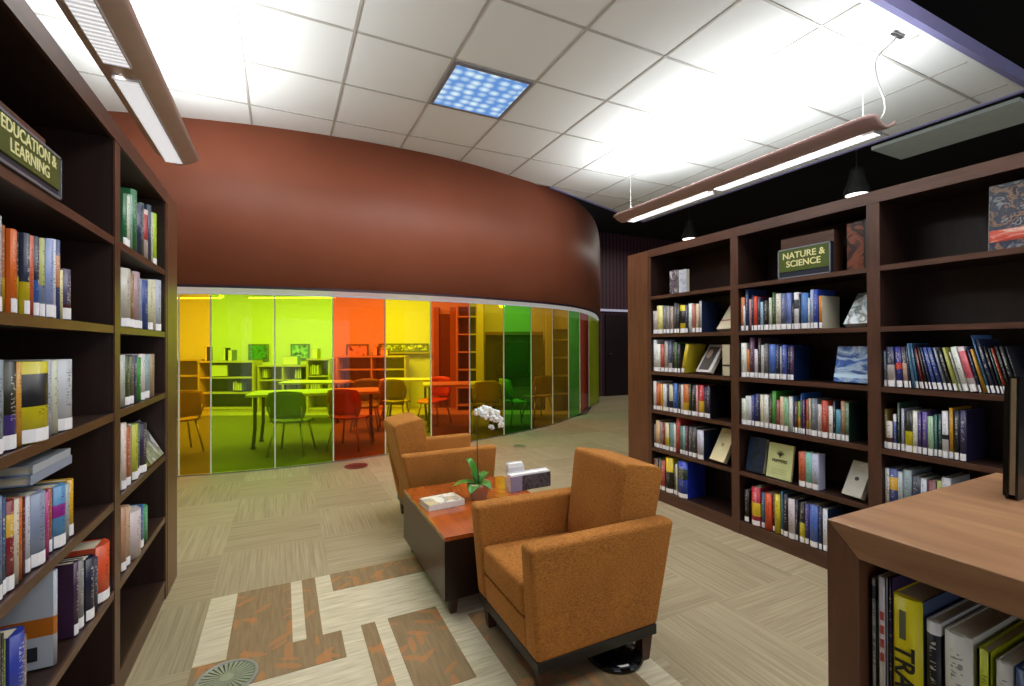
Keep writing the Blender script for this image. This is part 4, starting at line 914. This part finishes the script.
# black hardbacks standing on the counter
def upright_book(x, y, z, w, h, t, lab, lean=0):
    o = empty('standing_book', (x, y, z), 0, lab, 'book'); o.rotation_euler = (0, lean, 0)
    bx('front_cover', plain('glossy_black_cover', '0e0c0e', .2), (0, w, 0, .004, 0, h), o); bx('back_cover', plain('glossy_black_cover', '0e0c0e', .2), (0, w, t-.004, t, 0, h), o)
    bx('pages', plain('cream_page_block', 'b8a888', .7), (.004, w-.006, .004, t-.004, .008, h-.004), o)
    bx('spine', plain('glossy_black_cover', '0e0c0e', .2), (w-.004, w, .004, t-.004, 0, h), o)
    return o
upright_book(1.268, .386, .901, .19, .238, .017, 'large black hardback standing upright on the low front bookcase', .06)
upright_book(1.292, .405, .901, .16, .225, .010, 'thinner dark book standing just behind the large black hardback', .06)

# ================================================================ armchairs
def armchair(loc, rz, label):
    t = empty('armchair', loc, rz, label, 'armchair', 'rust orange club armchairs')
    def ap(name, lo, hi, bev=.018, mat=M_FAB, par=t):
        bm = bmesh.new(); hexa(bm, lo, hi); bmesh.ops.subdivide_edges(bm, edges=bm.edges, cuts=1, use_grid_fill=True)
        o = obj(name, bm, mat, par, smooth=True); md = o.modifiers.new('bevel', 'BEVEL'); md.width = bev; md.segments = 4; md.limit_method = 'ANGLE'; md.angle_limit = .7; return o
    W = .265
    for s in (-1, 1):
        y0, y1 = sorted((s*W, s*(W-.085)))
        ap('armrest', [(0, y0, .137), (.525, y0, .137), (.525, y1, .137), (0, y1, .137)], [(-.030, y0+s*.014, .528), (.605, y0+s*.01, .524), (.605, y1+s*.01, .524), (-.030, y1+s*.014, .528)])
    iw = W-.0855
    ap('front_rail', [(.006, -iw, .137), (.03, -iw, .137), (.03, iw, .137), (.006, iw, .137)], [(-.004, -iw, .247), (.03, -iw, .247), (.03, iw, .247), (-.004, iw, .247)], .006)
    ap('seat_cushion', [(-.008, -iw, .25), (.43, -iw, .24), (.43, iw, .24), (-.008, iw, .25)], [(-.014, -iw, .372), (.42, -iw, .358), (.42, iw, .358), (-.014, iw, .372)], .022)
    # back: curved crest, leaning out
    bm = bmesh.new(); ny = 6
    prof = [(.39, .30), (.415, .50), (.440, .70), (.446, .726), (.46, .736), (.61, .708), (.634, .692), (.634, .66), (.578, .42), (.53, .25), (.525, .137), (.44, .137)]
    V = []
    for j in range(ny+1):
        y = -iw+2*iw*j/ny; k = 1-.02*abs(2*j/ny-1)**4
        V.append([bm.verts.new((x, y, z if z < .6 else .6+(z-.6)*k)) for x, z in prof])
    n = len(prof)
    for a, b in zip(V, V[1:]):
        for k in range(n): bm.faces.new((a[k], a[(k+1) % n], b[(k+1) % n], b[k]))
    bm.faces.new(V[0]); bm.faces.new(V[-1][::-1])
    o = obj('backrest', bm, M_FAB, t, smooth=True); md = o.modifiers.new('bevel', 'BEVEL'); md.width = .008; md.segments = 3; md.limit_method = 'ANGLE'; md.angle_limit = .7
    bx('plinth', M_BLACK, (.004, .522, -W+.004, W-.004, .1, .139), t, bevel=.003)
    for x in (.045, .485):
        for s in (-1, 1):
            bm = bmesh.new(); y = s*(W-.04); a, b = .026, .017
            hexa(bm, [(x-b, y-b, 0), (x+b, y-b, 0), (x+b, y+b, 0), (x-b, y+b, 0)], [(x-a, y-a, .101), (x+a, y-a, .101), (x+a, y+a, .101), (x-a, y+a, .101)])
            obj('leg', bm, M_LEG, t, bevel=.002)
    return t
armchair((.757, 1.632, .004), 0, 'rust orange armchair in front, nearer of the two')
armchair((1.268, 3.165, .0), PI, 'rust orange armchair beyond the coffee table, facing the other way')

# ================================================================ coffee table and what stands on it
tb = empty('coffee_table', (.64, 1.99, .003), 0, 'low boxy cherry coffee table between the two armchairs', 'table')
TW, TL, TH = .64, .78, .357
bx('tabletop', M_TABLE, (0, TW, 0, TL, TH-.02, TH), tb, bevel=.002)
bx('side_panel', M_TSIDE, (0, .022, .022, TL-.022, .075, TH-.021), tb); bx('side_panel', M_TSIDE, (TW-.022, TW, .022, TL-.022, .075, TH-.021), tb)
bx('end_panel', plain('end_panel_dark', '1e0f0a', .3), (0, TW, 0, .022, .075, TH-.021), tb); bx('end_panel', plain('end_panel_dark', '1e0f0a', .3), (0, TW, TL-.022, TL, .075, TH-.021), tb)
for x in (.03, TW-.07):
    for y in (.02, TL-.06):
        bm = bmesh.new(); hexa(bm, [(x+.006, y+.006, 0), (x+.034, y+.006, 0), (x+.034, y+.034, 0), (x+.006, y+.034, 0)], [(x, y, .076), (x+.04, y, .076), (x+.04, y+.04, .076), (x, y+.04, .076)]); obj('leg', bm, M_LEG, tb)
ZT = .361
o = empty('book', (.668, 2.335, ZT), .10, 'white picture book lying flat on the coffee table', 'book')
bx('cover', picmat('magazine_cover', ['ece9e0', 'e8e4d4', 'e4e0d0', '8c8c8c', 'c8b888'], 11, seed=9), (0, .2, 0, .14, .026, .029), o); bx('bottom_cover', plain('white_card', 'e0deda', .5), (0, .2, 0, .14, 0, .003), o)
bx('spine', plain('white_card', 'e0deda', .5), (0, .2, -.002, .002, 0, .029), o); bx('pages', plain('white_pages', 'd4d0c8', .7), (.003, .197, .002, .137, .003, .026), o)
# orchid
orc = empty('potted_orchid', (.975, 2.42, ZT), 0, 'white orchid in a small terracotta pot on the coffee table', 'plant')
bm = bmesh.new(); lathe(bm, [(.040, 0), (.045, .004), (.06, .068), (.065, .07), (.066, .088), (.058, .088), (.054, .07)], 24); obj('pot', bm, plain('terracotta_pale', 'c8a488', .7), orc, smooth=True)
bm = bmesh.new(); lathe(bm, [(.001, .074), (.046, .074), (.046, .07)], 20); obj('soil', bm, plain('moss_soil', '3c3420', .9), orc)
def leaf(bm, base, az, L, w, rise, droop):
    N = 8; V = []
    for i in range(N+1):
        s = i/N; r = L*s; z = rise*math.sin(s*PI*.6)-droop*s*s; ww = w*math.sin(PI*min(1, .12+s*.88))**.7*(1 if s < 1 else .1)
        c = Vector((base[0]+r*math.cos(az), base[1]+r*math.sin(az), base[2]+z)); n = Vector((-math.sin(az), math.cos(az), 0))
        V.append([bm.verts.new(c+n*ww*q+Vector((0, 0, .25*ww*abs(q)))) for q in (-1, -.5, 0, .5, 1)])
    for a, b in zip(V, V[1:]):
        for k in range(4): bm.faces.new((a[k], a[k+1], b[k+1], b[k])).smooth = True
M_LEAF = plain('orchid_leaf', '3f7a24', .3)
for az, L, w, ri, dr in [(PI*.95, .15, .034, .03, .03), (PI*1.25, .12, .036, .02, .04), (2.2, .09, .03, .13, 0), (.4, .08, .026, .06, .01), (-1.2, .10, .032, .03, .04), (1.5, .09, .028, .05, 0)]:
    bm = bmesh.new(); leaf(bm, (0, 0, .076), az, L, w, ri, dr); o = obj('leaf', bm, M_LEAF, orc); md = o.modifiers.new('th', 'SOLIDIFY'); md.thickness = .002
stem = spline([(0, 0, .075), (-.006, 0, .2), (-.008, -.0, .36), (.0, -.004, .45), (.04, -.01, .48), (.09, -.014, .455), (.116, -.016, .415), (.124, -.016, .385)], 40)
bm = bmesh.new(); tube(bm, stem, .0032, 7, .0018); obj('stem', bm, plain('orchid_stem', '3a3c22', .5), orc, smooth=True)
M_PET = plain('orchid_petal', 'f4f2f0', .5, noise=.01); M_PET.node_tree.nodes['Principled BSDF'].inputs['Subsurface Weight'].default_value = .2
def flower(c, face, r, tilt):
    root = bmesh.new()
    fwd = Vector(face).normalized(); up = Vector((0, 0, 1)); rt = fwd.cross(up).normalized(); up = rt.cross(fwd)
    for k, (a, L, w) in enumerate([(90, 1.0, .42), (210, 1.0, .42), (330, 1.0, .42), (20, 1.05, .62), (160, 1.05, .62)]):
        a = math.radians(a+tilt); d = rt*math.cos(a)+up*math.sin(a); n = fwd.cross(d); V = []
        for i in range(6):
            s = i/5; ww = r*w*math.sin(PI*(.1+.88*s))**.75; p = Vector(c)+d*r*L*s+fwd*r*.22*math.sin(s*PI*.8)
            V.append([root.verts.new(p+n*ww*q-fwd*.06*r*q*q) for q in (-1, 0, 1)])
        for A, B in zip(V, V[1:]):
            for q in range(2): root.faces.new((A[q], A[q+1], B[q+1], B[q])).smooth = True
    o = obj('flower', root, M_PET, orc); md = o.modifiers.new('th', 'SOLIDIFY'); md.thickness = .0015
    bm = bmesh.new(); bmesh.ops.create_uvsphere(bm, u_segments=8, v_segments=6, radius=r*.17); bmesh.ops.translate(bm, vec=Vector(c)+fwd*r*.2, verts=bm.verts); obj('flower_lip', bm, plain('orchid_lip', 'e8d8a0', .5), o, smooth=True)
toC = (-.45, -1, .1)
for c, f, r, ti in [((-.005, -.012, .475), (-.6, -1, .1), .034, 5), ((.035, -.016, .49), (-.3, -1, .2), .036, -10), ((.03, -.03, .455), (-.5, -1, 0), .032, 30), ((.075, -.02, .475), (-.2, -1, .1), .036, 12), ((.115, -.026, .46), (.1, -1, .1), .035, -8),
                   ((.095, -.03, .43), (-.4, -1, -.1), .03, 20), ((.14, -.026, .42), (0, -1, 0), .033, 15), ((.155, -.026, .385), (.3, -1, -.2), .028, 0), ((.085, -.02, .375), (-.5, -1, -.3), .022, 40), ((.062, -.0, .5), (0, -.2, 1), .03, 10)]:
    flower((c[0]*.8, c[1], .46+(c[2]-.46)*.85), f, r*.82, ti)
# leaflet holders
h1 = empty('leaflet_holder', (1.205, 2.52, ZT), .0, 'taller white leaflet holder at the back of the coffee table', 'leaflet holder')
M_ACR = plain('white_acrylic', 'e4e4ea', .2)
bx('front_plate', M_ACR, (0, .105, 0, .004, 0, .115), h1); bx('back_plate', M_ACR, (0, .105, .03, .034, 0, .14), h1); bx('side_plate', M_ACR, (0, .004, .004, .03, 0, .125), h1); bx('side_plate', M_ACR, (.101, .105, .004, .03, 0, .125), h1); bx('base_plate', M_ACR, (.004, .101, .004, .03, 0, .004), h1)
bx('leaflet_stack', plain('leaflet_paper', 'f0eeee', .6), (.006, .099, .006, .028, .004, .135), h1)
h2 = empty('leaflet_holder', (1.175, 2.425, ZT), .04, 'low wide leaflet holder with dark leaflets on the coffee table', 'leaflet holder')
bx('front_plate', plain('lilac_card', '8c84a0', .3), (0, .075, 0, .004, 0, .085), h2); bx('front_plate', picmat('leaflet_picture', ['201c24', '5c5058', '282028', '403840'], 18, seed=4), (.075, .27, 0, .004, 0, .085), h2)
bx('back_plate', M_ACR, (0, .27, .045, .049, 0, .1), h2); bx('side_plate', M_ACR, (0, .004, .004, .045, 0, .095), h2); bx('side_plate', M_ACR, (.266, .27, .004, .045, 0, .095), h2); bx('base_plate', M_ACR, (.004, .266, .004, .045, 0, .004), h2)
bx('leaflet_stack', plain('leaflet_paper', 'f0eeee', .6), (.006, .264, .006, .043, .004, .094), h2)

# ================================================================ on the floor
ds = empty('round_base', (1.15, 1.462, .006), 0, 'glossy black round dish-shaped base on the carpet under the front armchair', 'floor base')
bm = bmesh.new(); lathe(bm, [(.10, 0), (.108, .004), (.108, .012), (.095, .026), (.06, .034), (.03, .036), (.001, .036)], 40); obj('dish', bm, plain('gloss_black', '060608', .08, noise=0), ds, smooth=True)
bm = bmesh.new(); lathe(bm, [(.02, .03), (.018, .055), (.015, .085), (.001, .086)], 20); obj('hub', bm, M_BLACK, ds, smooth=True)
fd = empty('floor_diffuser', (-.182, 1.985, .004), 0, 'round grey slotted air diffuser set in the carpet by the left bookcase', 'floor vent')
bm = bmesh.new(); lathe(bm, [(.102, .001), (.102, .004), (.096, .006), (.088, .004), (.088, .001)], 48); obj('rim', bm, plain('diffuser_grey', '84888a', .4, .2), fd, smooth=True)
bm = bmesh.new(); lathe(bm, [(.088, .0005), (.088, .001)], 40); obj('dark_plate', bm, plain('slot_dark', '24282a', .6), fd)
bm = bmesh.new(); lathe(bm, [(.022, .001), (.022, .005), (.001, .0055)], 24)
for k in range(30):
    a = 2*PI*k/30; c, s = math.cos(a), math.sin(a); w0, w1 = .0017, .0062
    q = [(.02*c-w0*s, .02*s+w0*c), (.02*c+w0*s, .02*s-w0*c), (.09*c+w1*s, .09*s-w1*c), (.09*c-w1*s, .09*s+w1*c)]
    prism(bm, q, .001, .004)
obj('louvre_disc', bm, plain('diffuser_grey', '84888a', .4, .2), fd)
def cover_plate(x, y, r, col, label):
    t = empty('floor_box_cover', (x, y, .0), 0, label, 'floor plate')
    bm = bmesh.new(); lathe(bm, [(r, 0), (r, .004), (r*.93, .006), (r*.9, .004), (.001, .004)], 36); obj('plate', bm, plain('plate'+col, col, .4), t, smooth=True)
    bx('lid_slot', M_BLACK, (-r*.4, r*.4, -.006, .006, .004, .0055), t)
cover_plate(.665, 4.925, .115, '5c2428', 'round dark red floor box cover near the red glass panel')
cover_plate(2.55, 5.02, .075, '7c7c64', 'small round greenish-grey floor plate in front of the bronze glass')

# ================================================================ light
w = bpy.data.worlds.new('world'); scn.world = w; w.use_nodes = True
w.node_tree.nodes['Background'].inputs[0].default_value = (.85, .92, 1, 1); w.node_tree.nodes['Background'].inputs[1].default_value = .45
def area(name, loc, rot, sx, sy, power, col=(1, .96, .88), spread=PI):
    l = bpy.data.lights.new(name, 'AREA'); l.shape = 'RECTANGLE'; l.size = sx; l.size_y = sy; l.energy = power; l.color = col; l.spread = spread
    o = bpy.data.objects.new(name, l); o.location = loc; o.rotation_euler = rot; COL.objects.link(o); return o
area('uplight_pendant', (3.17, 2.68, 2.56), (PI, 0, 0), .12, 2.2, 48, (.96, 1, 1))
area('uplight_pendant', (-.645, 2.4, 2.56), (PI, 0, 0), .18, 2.9, 66, (.96, 1, 1))
area('downlight_pendant', (3.17, 2.68, 2.475), (0, 0, 0), .08, 2.1, 14)
area('downlight_pendant', (-.66, 2.6, 2.475), (0, 0, 0), .08, 2.5, 8)
area('troffer_light', ((GX+2.5*T), GY+.5*T, CZ-.03), (0, 0, 0), .5, .5, 8, (.7, .86, 1))
area('fill_light', (1.9, .2, 3.3), (math.radians(18), 0, 0), 1.8, 1.2, 60, (1, .98, .95))  # unseen area fill added overhead, no fixture there
area('fill_behind', (.8, -3.3, 1.0), (math.radians(99), 0, 0), 7, 1.9, 44, (.96, .95, 1))  # broad unseen fill added to lift the dark lower fascia
area('fill_light', (1.3, 2.7, 3.03), (0, 0, 0), 2.0, 1.2, 34, (1, .97, .92))  # added fill just under the ceiling, no fixture there
area('fill_light', (7.4, 7.0, 3.5), (0, 0, 0), 1.6, 1.6, 40, (1, .95, .85))  # added fill over the dark hall, not a fitted lamp
area('fill_light', (3.6, 6.1, 3.4), (0, 0, 0), .8, .8, 12, (1, .95, .85))  # small unseen fill, added without a fixture
for u, d in ((-6.2, 7.2), (-4.2, 7.2), (-2.3, 7.4)):
    x, y = rf(u, d); area('room_light', (x, y, 2.66), (0, 0, 0), 1.3, 1.3, 80, (1, .98, .92))
x, y = rf(-.3, 7.9); area('room_light', (x, y, 2.66), (0, 0, 0), 1.0, 1.0, 34, (1, .98, .92))
